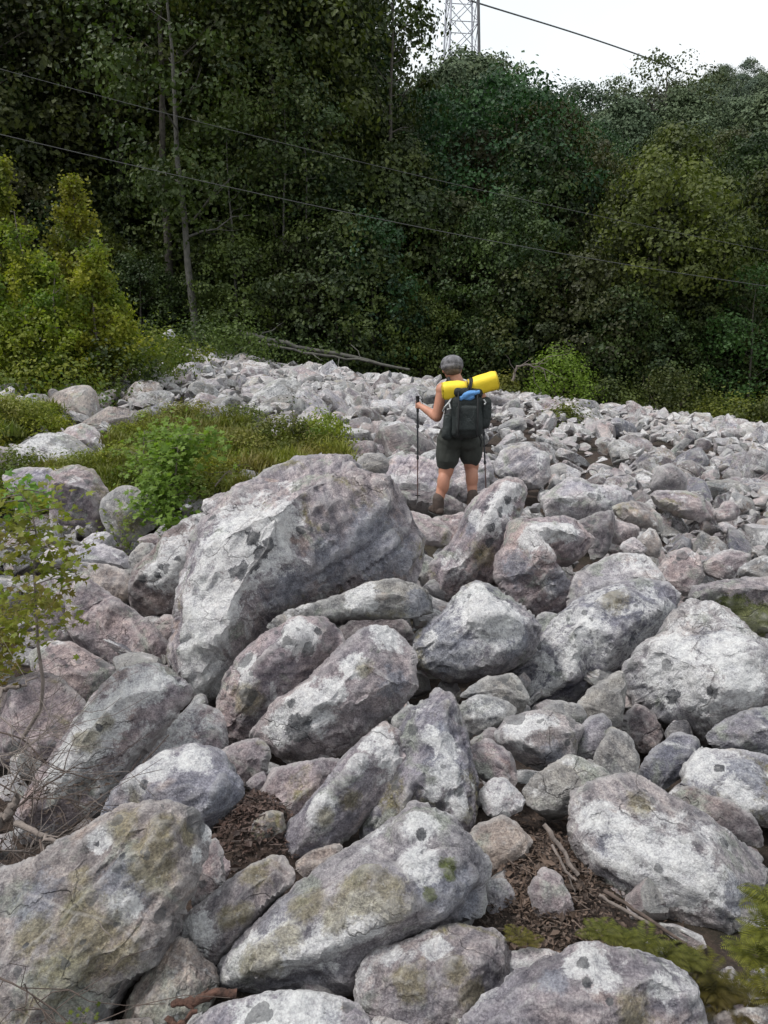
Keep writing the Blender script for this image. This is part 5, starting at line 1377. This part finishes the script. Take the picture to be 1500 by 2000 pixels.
litter('dry leaves and stalks under the twig tangle at the lower left', c3[0], c3[1], 0.5, 0.7, 900, lambda x, y: surf(x, y) - 0.15 + 0 * x, 5)
# ================================================================== pylon and wires
M_STEEL = plain('pale_galvanised_steel', (.50, .50, .56), 0.5, 0.12, 3, 0.1, 20, metal=0.3)
M_STEEL_DARK = plain('dark_steel', (.10, .10, .11), 0.5, 0.15, 3, 0.1, 20)  # steel in a darker grey, for one leg and the pylon's wire
M_WIRE = plain('dull_aluminium_wire', (.07, .07, .07), 0.5, 0.1, 3, 0.0, 20, metal=0.2)

def angle_bar(T, a, b, r):
    T.add(np.stack([a, (a + b) / 2, b]), r, 4)

def pylon():
    d = 78.0
    x0 = (900 - 750) / F * d / 1.08
    zt = lambda py: at(900, py, d)[2]
    zb = float(ground_z(x0, d)) - 0.3
    top = 47.0
    H = top - zb
    def half(z): return 1.34 - (z - zt(120)) * 0.030
    rot = math.radians(7)
    cs = [(-1, -1), (1, -1), (1, 1), (-1, 1)]
    def corner(k, z):
        h = half(z); x, y = cs[k % 4][0] * h, cs[k % 4][1] * h
        return np.array([x * math.cos(rot) - y * math.sin(rot), x * math.sin(rot) + y * math.cos(rot), z - zb])
    root = link('transmission_tower', None, None, (x0, d, zb))
    tag(root, 'pale steel lattice pylon cut off by the top of the picture', 'pylon')
    for k in range(4):
        T = Tubes(); T.add(np.stack([corner(k, z) for z in np.linspace(zb, top, 8)]), 0.13 if k == 1 else 0.085, 4)
        link('leg', T.mesh('leg', M_STEEL_DARK if k == 1 else M_STEEL), root)
    levels = [zb]
    while levels[-1] < top - 1.5: levels.append(min(top, levels[-1] + 2 * half(levels[-1]) * 0.95))
    # align a joint with the photograph's crossings
    for i in range(len(levels) - 1):
        z0, z1 = levels[i], levels[i + 1]
        for k in range(4):
            T = Tubes()
            angle_bar(T, corner(k, z0), corner(k + 1, z1), 0.04)
            link('brace', T.mesh('brace', M_STEEL), root)
            T = Tubes()
            angle_bar(T, corner(k + 1, z0), corner(k, z1), 0.04)
            link('brace', T.mesh('brace', M_STEEL), root)
            T = Tubes()
            angle_bar(T, corner(k, z1), corner(k + 1, z1), 0.045)
            link('girt', T.mesh('girt', M_STEEL), root)
    for zz in (top - 8.5, top - 4.5, top - .5):
        T = Tubes()
        for sg in (-1, 1):
            tip = np.array([sg * 6.0, 0, zz - zb + 0.3])
            for k in range(4):
                if cs[k][0] == sg:
                    angle_bar(T, corner(k, zz), tip, 0.07); angle_bar(T, corner(k, zz + (0.4 if zz > top - 1 else 1.6)), tip, 0.06)
        link('cross_arm', T.mesh('cross_arm', M_STEEL), root)
pylon()

def wire(label, spec, r, mat=None):
    p = np.array(line_at(spec)); base = p[0].copy()
    t = np.linspace(0, len(p) - 1, 48)
    # smooth interpolation through the given points
    c = [np.polyfit(np.arange(len(p)), p[:, i] - base[i], min(3, len(p) - 1)) for i in range(3)]
    q = np.stack([np.polyval(c[i], t) for i in range(3)], 1)
    T = Tubes(); T.add(q, r, 5)
    tag(link('power_line', T.mesh('power_line', mat or M_WIRE), None, base), label, 'power line')
wire('dark wire running down from the pylon to the twiggy skyline tree', [(915, 0, 78), (1020, 33, 82), (1120, 63, 86), (1215, 96, 90), (1330, 138, 95)], 0.075, M_STEEL_DARK)
wire('lower of the two wires crossing in front of the wood', [(-400, 168, 21), (0, 262, 22.5), (375, 350, 24), (750, 430, 25.5), (1100, 495, 27), (1500, 560, 28.5), (1900, 610, 30)], 0.0105)
wire('upper of the two wires crossing in front of the wood', [(-400, 20, 22), (0, 140, 23.5), (375, 232, 25), (750, 325, 26.5), (1100, 408, 28), (1500, 492, 30), (1900, 565, 31)], 0.008)
# ================================================================== hiker
def fabric(name, c, var=0.2, rough=0.9, bump=0.3, bs=120):
    return plain(name, c, rough, var, 9, bump, bs)
M_SKIN = plain('sun_reddened_skin', (.44, .205, .135), 0.55, 0.12, 9, 0.05, 80)
M_SHORTS = fabric('dark_olive_cloth', (.034, .037, .032))
M_SHIRT = fabric('dull_dark_shirt', (.045, .045, .05))
M_PACK = fabric('black_green_pack_cloth', (.016, .021, .021), 0.4, 0.75, 0.5, 60)
M_PACK2 = fabric('black_webbing', (.010, .010, .011), 0.3, 0.7)
M_CAP = plain('grey_camouflage_cap', (.13, .125, .135), 0.9, 0.75, 22, 0.2, 90)
M_BOOT = fabric('brown_boot_leather', (.06, .04, .032), 0.35, 0.7)
M_SOLE = plain('dark_rubber', (.02, .02, .02), 0.8)
M_SOCK = fabric('grey_sock', (.09, .065, .055))
M_MAT = plain('yellow_foam', (.83, .60, .025), 0.6, 0.06, 6, 0.15, 40)
M_MAT_END = plain('yellow_foam_end', (.50, .36, .02), 0.7, 0.15, 30, 0.2, 40)
M_BLUE = fabric('bright_blue_cloth', (.11, .27, .55), 0.25)
M_STRAPG = plain('pale_grey_strap', (.42, .42, .42), 0.7)
M_POLE = plain('black_pole_metal', (.03, .03, .035), 0.4, metal=0.4)
M_POLE2 = plain('dull_red_brown_pole', (.11, .06, .055), 0.45, metal=0.4)
M_GRIP = plain('black_foam_grip', (.015, .015, .015), 0.9)
M_HAIR = plain('grey_brown_hair', (.12, .085, .06), 0.7, 0.4, 40, 0.4, 150)

def cap_mesh(bm, p0, p1, r0, r1, seg=14, rings=5):
    """tapered capsule"""
    p0, p1 = np.array(p0, float), np.array(p1, float)
    ax = p1 - p0; L = np.linalg.norm(ax); ax = ax / (L + 1e-9)
    ref = np.array([1.0, 0, 0]) if abs(ax[0]) < 0.8 else np.array([0, 1.0, 0])
    a = np.cross(ax, ref); a /= np.linalg.norm(a); b = np.cross(ax, a)
    prof = []
    for i in range(rings + 1):
        t = -math.pi / 2 + i / rings * math.pi / 2
        prof.append((p0 + ax * r0 * math.sin(t), max(r0 * math.cos(t), 1e-4)))
    for i in range(rings + 1):
        t = i / rings * math.pi / 2
        prof.append((p1 + ax * r1 * math.sin(t), max(r1 * math.cos(t), 1e-4)))
    rows = []
    for c, r in prof:
        rows.append([bm.verts.new(tuple(c + r * (math.cos(k * 2 * math.pi / seg) * a + math.sin(k * 2 * math.pi / seg) * b))) for k in range(seg)])
    for i in range(len(rows) - 1):
        for k in range(seg):
            bm.faces.new((rows[i][k], rows[i][(k + 1) % seg], rows[i + 1][(k + 1) % seg], rows[i + 1][k]))
    bm.faces.new(rows[0][::-1]); bm.faces.new(rows[-1])

def ell(bm, c, r, rot=(0, 0, 0), sub=3):
    m = Matrix.Translation(c) @ Euler(rot).to_matrix().to_4x4() @ Matrix.Diagonal((*r, 1))
    bmesh.ops.create_icosphere(bm, subdivisions=sub, radius=1.0, matrix=m)

def rbox(bm, c, size, rot=(0, 0, 0), bev=0.03, seg=3):
    m = Matrix.Translation(c) @ Euler(rot).to_matrix().to_4x4()
    g = bmesh.ops.create_cube(bm, size=1.0)
    vs = g['verts']
    bmesh.ops.scale(bm, vec=size, verts=vs)
    es = list({e for v in vs for e in v.link_edges})
    r = bmesh.ops.bevel(bm, geom=es, offset=bev, segments=seg, affect='EDGES', profile=0.5)
    fv = {v for f in r['faces'] for v in f.verts}
    # everything connected to these faces
    allv = set(fv)
    stack = list(fv)
    while stack:
        v = stack.pop()
        for e in v.link_edges:
            o = e.other_vert(v)
            if o not in allv: allv.add(o); stack.append(o)
    bmesh.ops.transform(bm, matrix=m, verts=list(allv))

def fused(name, build, mat, parent, voxel=0.008, smooth=4, wrinkle=0.0, wscale=6.0, label=None):
    bm = bmesh.new(); build(bm)
    me = bpy.data.meshes.new(name); bm.to_mesh(me); bm.free(); me.materials.append(mat)
    o = link(name, me, parent)
    m = o.modifiers.new('fuse', 'REMESH'); m.mode = 'VOXEL'; m.voxel_size = voxel; m.use_smooth_shade = True
    s = o.modifiers.new('soften', 'SMOOTH'); s.factor = 0.5; s.iterations = smooth
    if wrinkle:
        tx = bpy.data.textures.new(name + '_folds', 'CLOUDS'); tx.noise_scale = 1.0 / wscale; tx.noise_depth = 2
        d = o.modifiers.new('folds', 'DISPLACE'); d.texture = tx; d.strength = wrinkle; d.mid_level = 0.5; d.texture_coords = 'LOCAL'
    if label: o['label'] = label
    return o

HX, HY, HZ = 0.80, 8.45, 0.07      # the hiker's origin between the feet
def hiker():
    root = link('person', None, None, (HX, HY, HZ))
    tag(root, 'hiker seen from behind in grey cap and dark shorts, walking away over the boulders', 'person')
    # joints (x right, y away, z up)
    hipL, hipR = (-.095, 0, .80), (.095, 0, .80)
    kneeL, kneeR = (-.145, .02, .455), (.135, .10, .50)
    ankL, ankR = (-.225, -.03, .115), (.145, .02, .15)
    shL, shR = (-.185, .02, 1.315), (.185, .02, 1.315)
    elL, elR = (-.245, .02, 1.035), (.26, .06, 1.03)
    wrL, wrR = (-.405, .20, 1.135), (.27, .30, 1.05)
    def leg(bm, hip, knee, ank):
        cap_mesh(bm, hip, knee, .112, .080)
        k, a = np.array(knee), np.array(ank)
        cap_mesh(bm, knee, ank, .072, .046)
        ell(bm, tuple(k + (a - k) * 0.33 + np.array([0, -.018, 0])), (.068, .072, .13))
        ell(bm, tuple(k + np.array([0, .02, 0])), (.074, .074, .07))
        cap_mesh(bm, tuple(a), tuple(a + np.array([0, .11, -.055])), .036, .032)
    def hand(bm, wr, dirv, up, side):
        """palm closed round a vertical grip; four fingers and a thumb"""
        wr = np.array(wr); d = np.array(dirv, float); d /= np.linalg.norm(d)
        u = np.array(up, float); u -= d * (u @ d); u /= np.linalg.norm(u)
        s = np.cross(d, u) * side
        palm = wr + d * 0.045
        cap_mesh(bm, tuple(wr), tuple(palm + u * .012), .026, .027); cap_mesh(bm, tuple(wr), tuple(palm - u * .016), .024, .024)
        for k, (off, ln) in enumerate(((.030, .95), (.010, 1.05), (-.010, 1.0), (-.029, .82))):
            p0 = palm + d * .022 + u * off
            p1 = p0 + (d * .030 + s * .006) * ln
            p2 = p1 + (-s * .026 * -1 + d * .004) * ln
            p3 = p2 + (-d * .024) * ln
            cap_mesh(bm, tuple(p0), tuple(p1), .0095, .0088, 8, 3); cap_mesh(bm, tuple(p1), tuple(p2), .0088, .0082, 8, 3); cap_mesh(bm, tuple(p2), tuple(p3), .0082, .0072, 8, 3)
        t0 = wr + d * .02 + u * .022; t1 = t0 + d * .026 + u * .016 + s * .014; t2 = t1 + d * .020 + s * .014 - u * .006
        cap_mesh(bm, tuple(t0), tuple(t1), .012, .010, 8, 3); cap_mesh(bm, tuple(t1), tuple(t2), .010, .008, 8, 3)
    def body(bm):
        leg(bm, hipL, kneeL, ankL); leg(bm, hipR, kneeR, ankR)
        ell(bm, (0, 0, .86), (.18, .125, .13))
        ell(bm, (-.07, -.06, .80), (.10, .085, .10)); ell(bm, (.07, -.06, .80), (.10, .085, .10))
        cap_mesh(bm, (0, .0, .90), (0, .03, 1.20), .135, .15, 18)
        ell(bm, (0, .03, 1.20), (.185, .115, .17))
        cap_mesh(bm, (-.16, .02, 1.32), (.16, .02, 1.32), .058, .058)
        cap_mesh(bm, (-.01, .03, 1.34), (-.055, .075, 1.45), .072, .062)
        # head turned a little to the left and bowed
        ell(bm, (-.088, .095, 1.535), (.086, .105, .112), (math.radians(-14), 0, math.radians(14)))
        ell(bm, (-.098, .13, 1.485), (.062, .075, .068), (0, 0, math.radians(14)))
        ell(bm, (-.125, .203, 1.520), (.013, .018, .02))
        for ex in (-.180, .002): ell(bm, (ex, .085, 1.515), (.012, .022, .032), (0, 0, .25), 2)
        cap_mesh(bm, shL, elL, .068, .056); cap_mesh(bm, elL, wrL, .056, .032)
        ell(bm, (-.275, .06, 1.055), (.056, .058, .056))
        ell(bm, shL, (.078, .072, .08)); ell(bm, shR, (.078, .072, .08))
        cap_mesh(bm, shR, elR, .066, .054); cap_mesh(bm, elR, wrR, .044, .028)
    b = fused('body', body, M_SKIN, root, 0.008, 5)
    fused('hand', lambda bm: hand(bm, wrL, (-.25, .35, .06), (0, 0, 1), 1), M_SKIN, root, 0.0035, 2)
    fused('hand', lambda bm: hand(bm, wrR, (.05, 1, -.1), (0, 0, 1), -1), M_SKIN, root, 0.0035, 2)
    # face: eyes, brow under the cap, mouth (turned away from the camera)
    bm = bmesh.new()
    for ex, ey in ((-.13, .186), (-.072, .198)): ell(bm, (ex, ey, 1.540), (.011, .008, .008), (0, 0, .25), 2)
    me = bpy.data.meshes.new('eyes'); bm.to_mesh(me); bm.free(); me.materials.append(plain('eye_white', (.7, .7, .7), .3)); link('eyes', me, root)
    bm = bmesh.new(); ell(bm, (-.118, .197, 1.478), (.022, .010, .006), (0, 0, .25), 2)
    me = bpy.data.meshes.new('mouth'); bm.to_mesh(me); bm.free(); me.materials.append(plain('lip', (.35, .12, .10), .5)); link('mouth', me, root)
    # hair below the cap
    fused('hair', lambda bm: (ell(bm, (-.086, .068, 1.52), (.092, .096, .068), (0, 0, .2)),), M_HAIR, root, 0.006, 2, 0.01, 30)
    # shirt and shorts
    def shirt(bm):
        cap_mesh(bm, (0, 0, .86), (0, .03, 1.20), .155, .165, 18)
        ell(bm, (0, .03, 1.20), (.200, .130, .175))
        cap_mesh(bm, (-.125, .02, 1.315), (.125, .02, 1.315), .066, .066)
        cap_mesh(bm, (-.01, .03, 1.33), (-.03, .05, 1.375), .070, .062)
    fused('shirt', shirt, M_SHIRT, root, 0.009, 4, 0.015, 7)
    def shorts(bm):
        ell(bm, (0, -.005, .87), (.222, .155, .115))
        ell(bm, (-.08, -.065, .80), (.120, .100, .115)); ell(bm, (.08, -.065, .80), (.120, .100, .115))
        for hip, knee in ((hipL, kneeL), (hipR, kneeR)):
            h, k = np.array(hip), np.array(knee)
            e = h + (k - h) * 0.76
            h2 = h * np.array([1.12, 1, 1])
            cap_mesh(bm, tuple(h2), tuple(e + np.array([0, 0, .045])), .138, .124, 18, 2)
    so = fused('shorts', shorts, M_SHORTS, root, 0.008, 3, 0.022, 8)
    # socks and boots
    for ank, ya in ((ankL, -.35), (ankR, .1)):
        a = np.array(ank)
        def boot(bm):
            f = np.array([math.sin(-ya) * -1 * 0.0 + math.sin(ya), math.cos(ya), 0])
            cap_mesh(bm, tuple(a + [0, -.005, .05]), tuple(a + [0, -.012, -.045]), .062, .062)
            cap_mesh(bm, tuple(a - f * .045 + [0, 0, -.07]), tuple(a + f * .165 + [0, 0, -.078]), .046, .040)
            cap_mesh(bm, tuple(a + [0, 0, -.02]), tuple(a + f * .11 + [0, 0, -.062]), .048, .042)
        fused('boot', boot, M_BOOT, root, 0.006, 3, 0.008, 20)
        def sole(bm):
            f = np.array([math.sin(ya), math.cos(ya), 0])
            for q in np.linspace(-.065, .175, 9):
                c = a + f * q + np.array([0, 0, -.112])
                ell(bm, tuple(c), (.046, .030, .014), (0, 0, -ya), 2)
        fused('sole', sole, M_SOLE, root, 0.006, 1)
        fused('sock', lambda bm: cap_mesh(bm, tuple(a + [0, 0, .05]), tuple(a + [0, 0, .07]), .056, .056), M_SOCK, root, 0.006, 1)
    # cap
    def cap_(bm):
        ell(bm, (-.090, .085, 1.580), (.118, .128, .094), (math.radians(-10), 0, .25))
        ell(bm, (-.088, .075, 1.550), (.117, .125, .062), (math.radians(-10), 0, .25))
    cp = fused('cap', cap_, M_CAP, root, 0.006, 3, 0.006, 20)
    def brim(bm):
        ell(bm, (-.135, .215, 1.560), (.085, .090, .009), (math.radians(-16), math.radians(-4), .3))
    fused('cap_brim', brim, M_CAP, root, 0.004, 1)

hiker()

def pack():
    base = (HX, HY - 0.15, HZ + 0.87)
    root = link('backpack', None, None, base)
    tag(root, 'black and dark green backpack worn by the hiker', 'backpack')
    fused('pack_body', lambda bm: (rbox(bm, (.035, -.10, .19), (.33, .23, .44), (.03, 0, .02), .075, 4), ell(bm, (.04, -.15, .13), (.165, .12, .17))), M_PACK, root, 0.009, 4, 0.030, 7)
    fused('pack_lid', lambda bm: (rbox(bm, (.04, -.10, .42), (.30, .23, .10), (-.1, .06, 0), .045, 4),), M_PACK, root, 0.008, 3, 0.025, 8)
    fused('front_pocket', lambda bm: (rbox(bm, (.03, -.235, .17), (.22, .075, .26), (.0, 0, .0), .035, 4),), M_PACK, root, 0.007, 3, 0.02, 9)
    fused('side_pocket', lambda bm: (rbox(bm, (-.155, -.10, .08), (.10, .17, .26), (0, .12, 0), .045, 4),), M_PACK, root, 0.008, 3, 0.03, 9)
    fused('side_pocket', lambda bm: (rbox(bm, (.225, -.10, .22), (.11, .18, .32), (0, .06, 0), .05, 4),), M_PACK, root, 0.008, 3, 0.03, 9)
    fused('hip_belt', lambda bm: (cap_mesh(bm, (-.19, -.03, .03), (-.13, -.12, .01), .03, .035), cap_mesh(bm, (.20, -.03, .03), (.14, -.12, .01), .03, .035), cap_mesh(bm, (-.13, -.12, .01), (.14, -.12, .01), .035, .035)), M_PACK2, root, 0.007, 2)
    for sg in (-1, 1):
        T = Tubes(); T.add(np.array([(sg * .10, .02, .44), (sg * .135, .10, .56), (sg * .145, .24, .52), (sg * .13, .27, .35), (sg * .15, .18, .15)]), .020, 6)
        link('shoulder_strap', T.mesh('shoulder_strap', M_PACK2), root)
    for x in (-.06, .13):
        T = Tubes(); T.add(np.array([(x, -.215, .43), (x, -.283, .30), (x, -.288, .12), (x, -.24, .0)]), .009, 4)
        link('webbing', T.mesh('webbing', M_PACK2), root)
    T = Tubes(); T.add(np.array([(-.10, -.13, .40), (-.15, -.20, .33), (-.195, -.18, .275), (-.205, -.14, .24)]), .011, 4)
    T.add(np.array([(-.15, -.20, .33), (-.135, -.225, .27), (-.17, -.22, .26)]), .008, 4)
    link('pale_strap', T.mesh('pale_strap', M_STRAPG), root)
    T = Tubes(); T.add(np.array([(.19, -.22, .36), (.215, -.21, .33), (.20, -.23, .31)]), .009, 4)
    link('buckle', T.mesh('buckle', M_STRAPG), root)
    T = Tubes(); T.add(np.array([(.16, -.16, -.0), (.19, -.14, -.06), (.185, -.12, -.12)]), .008, 4)
    link('webbing', T.mesh('webbing', M_PACK2), root)
    # blue garment stuffed on top
    b2 = link('blue_garment', None, None, (HX + .055, HY - .33, HZ + 1.275))
    tag(b2, 'light blue cloth tucked under the flap on top of the backpack', 'cloth')
    fused('cloth', lambda bm: (cap_mesh(bm, (-.085, -.035, -.035), (.0, -.045, .012), .026, .030), cap_mesh(bm, (.0, -.045, .012), (.085, -.03, .028), .030, .020), ell(bm, (-.02, -.03, -.025), (.075, .03, .032))), M_BLUE, b2, 0.006, 2, 0.03, 16)
pack()

def mat_roll():
    base = np.array([HX + .03, HY - .27, HZ + 1.365])
    root = link('foam_mat', None, None, base)
    tag(root, 'bright yellow rolled foam mat bent in the middle and strapped across the backpack', 'sleeping mat')
    def roll(a, b, r, sq=0.9):
        a, b = np.array(a), np.array(b)
        ax = b - a; L = np.linalg.norm(ax); ax /= L
        u = np.cross(ax, [0, 1, 0]); u /= np.linalg.norm(u); w = np.cross(ax, u)
        V, Fq = [], []
        ns, nr = 28, 12
        for i in range(nr):
            t = i / (nr - 1)
            pin = 1 - 0.16 * math.exp(-((t - (1 if a[0] < b[0] and b[0] < .03 else 0)) / 0.16) ** 2)
            edge = min(1, 0.93 + 0.07 * min(t, 1 - t) * 18)
            for k in range(ns):
                th = k * 2 * math.pi / ns
                # rounded-square section of a folded mat
                rr = r * pin * edge / (abs(math.cos(th - .35)) ** 3.2 + abs(math.sin(th - .35)) ** 3.2) ** (1 / 3.2)
                V.append(a + ax * L * t + rr * (math.cos(th) * u * 1.0 + math.sin(th) * w * 0.9))
        for i in range(nr - 1):
            for k in range(ns):
                Fq.append((i * ns + k, i * ns + (k + 1) % ns, (i + 1) * ns + (k + 1) % ns, (i + 1) * ns + k))
        V = np.array(V); V = V + (V - (a + b) / 2) * (0.05 * fbm(V * 22, 3))[:, None]
        me = mesh_np('roll', V, np.array(Fq), M_MAT, True)
        # spiral ends
        T = Tubes()
        for e, sg in ((a, -1), (b, 1)):
            th = np.linspace(0, 2 * math.pi * 3.2, 60); q = r * 0.9 * (1 - th / th[-1] * 0.9)
            T.add(e + ax * sg * 0.002 + q[:, None] * (np.cos(th)[:, None] * u + np.sin(th)[:, None] * w * 0.9), r * 0.14, 5)
        return me, T.mesh('rolled_end', M_MAT_END)
    for a, b, r in (((-.235, 0, -.055), (-.005, 0, -.035), .084), ((.040, 0, -.02), (.300, 0, .058), .087)):
        m1, m2 = roll(a, b, r)
        link('roll', m1, root); link('rolled_end', m2, root)
    T = Tubes()
    for s in range(2):
        th = np.linspace(0, 2 * math.pi, 26)
        T.add(np.stack([np.full(26, .014 + .018 * s) + .02 * np.sin(th), .095 * np.cos(th), -.025 + .095 * np.sin(th)], 1), .0095, 5)
    T.add(np.array([(.02, -.085, -.08), (.03, -.05, -.16), (.02, .0, -.2)]), .012, 5)
    link('strap', T.mesh('strap', M_PACK2), root)
mat_roll()

def pole(label, top, tip, hand_side):
    top, tip = np.array(top, float), np.array(tip, float)
    root = link('trekking_pole', None, None, tip)
    tag(root, label, 'trekking pole')
    L = np.linalg.norm(top - tip); t = top - tip; ax = t / L
    def seg(nm, a, b, r0, r1, mt, s=8):
        T = Tubes(); T.add(np.stack([ax * a, ax * (a + b) / 2, ax * b]), [r0, (r0 + r1) / 2, r1], s)
        link(nm, T.mesh(nm, mt), root)
    seg('shaft', .05, L * .42, .0062, .0072, M_POLE2); seg('shaft', L * .42, L * .72, .0088, .0088, M_POLE); seg('shaft', L * .72, L - .12, .0105, .0105, M_POLE)
    seg('tip', 0, .05, .002, .006, M_SOLE)
    seg('basket', .055, .065, .028, .030, M_SOLE, 12)
    seg('lock', L * .42 - .018, L * .42 + .018, .014, .014, M_POLE); seg('lock', L * .72 - .018, L * .72 + .018, .016, .016, M_POLE)
    seg('grip', L - .16, L, .014, .019, M_GRIP)
    bm = bmesh.new(); ell(bm, tuple(ax * (L + .005)), (.024, .028, .014), sub=2)
    me = bpy.data.meshes.new('grip_cap'); bm.to_mesh(me); bm.free(); me.materials.append(M_GRIP); link('grip_cap', me, root)
    T = Tubes(); T.add(np.array([ax * (L - .01), ax * (L - .01) + [.04 * hand_side, -.01, -.01], ax * (L - .06) + [.055 * hand_side, -.005, -.02], ax * (L - .10) + [.03 * hand_side, 0, 0]]), .005, 4)
    link('wrist_strap', T.mesh('wrist_strap', M_GRIP), root)
HL = np.array([HX - .405 - .035, HY + .245, HZ + 1.145])
pole('trekking pole planted left of the hiker, held in the left hand', HL + [0, 0, .085], [HX - .435, HY + .15, HZ + .12], 1)
HR = np.array([HX + .275, HY + .36, HZ + 1.04])
pole('trekking pole right of the hiker, its tip hidden behind the spotted fin', HR + [0, 0, .08], [HX + .29, HY - .02, HZ + .12], -1)
# ------------------------------------------------------------------ look-alikes named by their order from the left
def order_labels():
    same = {}
    for o in col.objects:
        if o.parent is None and 'label' in o and 'category' in o:
            same.setdefault(o['label'], []).append(o)
    for lb, obs in same.items():
        if not 2 <= len(obs) <= 6: continue
        obs.sort(key=lambda o: o.location.x / max(o.location.y, 0.1))
        n = len(obs)
        names = ['left one of two', 'right one of two'] if n == 2 else ['leftmost of %s' % ['', '', '', 'three', 'four', 'five', 'six'][n]] + ['%s from the left' % ['', 'second', 'third', 'fourth', 'fifth'][k] for k in range(1, n - 1)] + ['rightmost of %s' % ['', '', '', 'three', 'four', 'five', 'six'][n]]
        for o, nm in zip(obs, names):
            o['label'] = lb + ', ' + nm
order_labels()
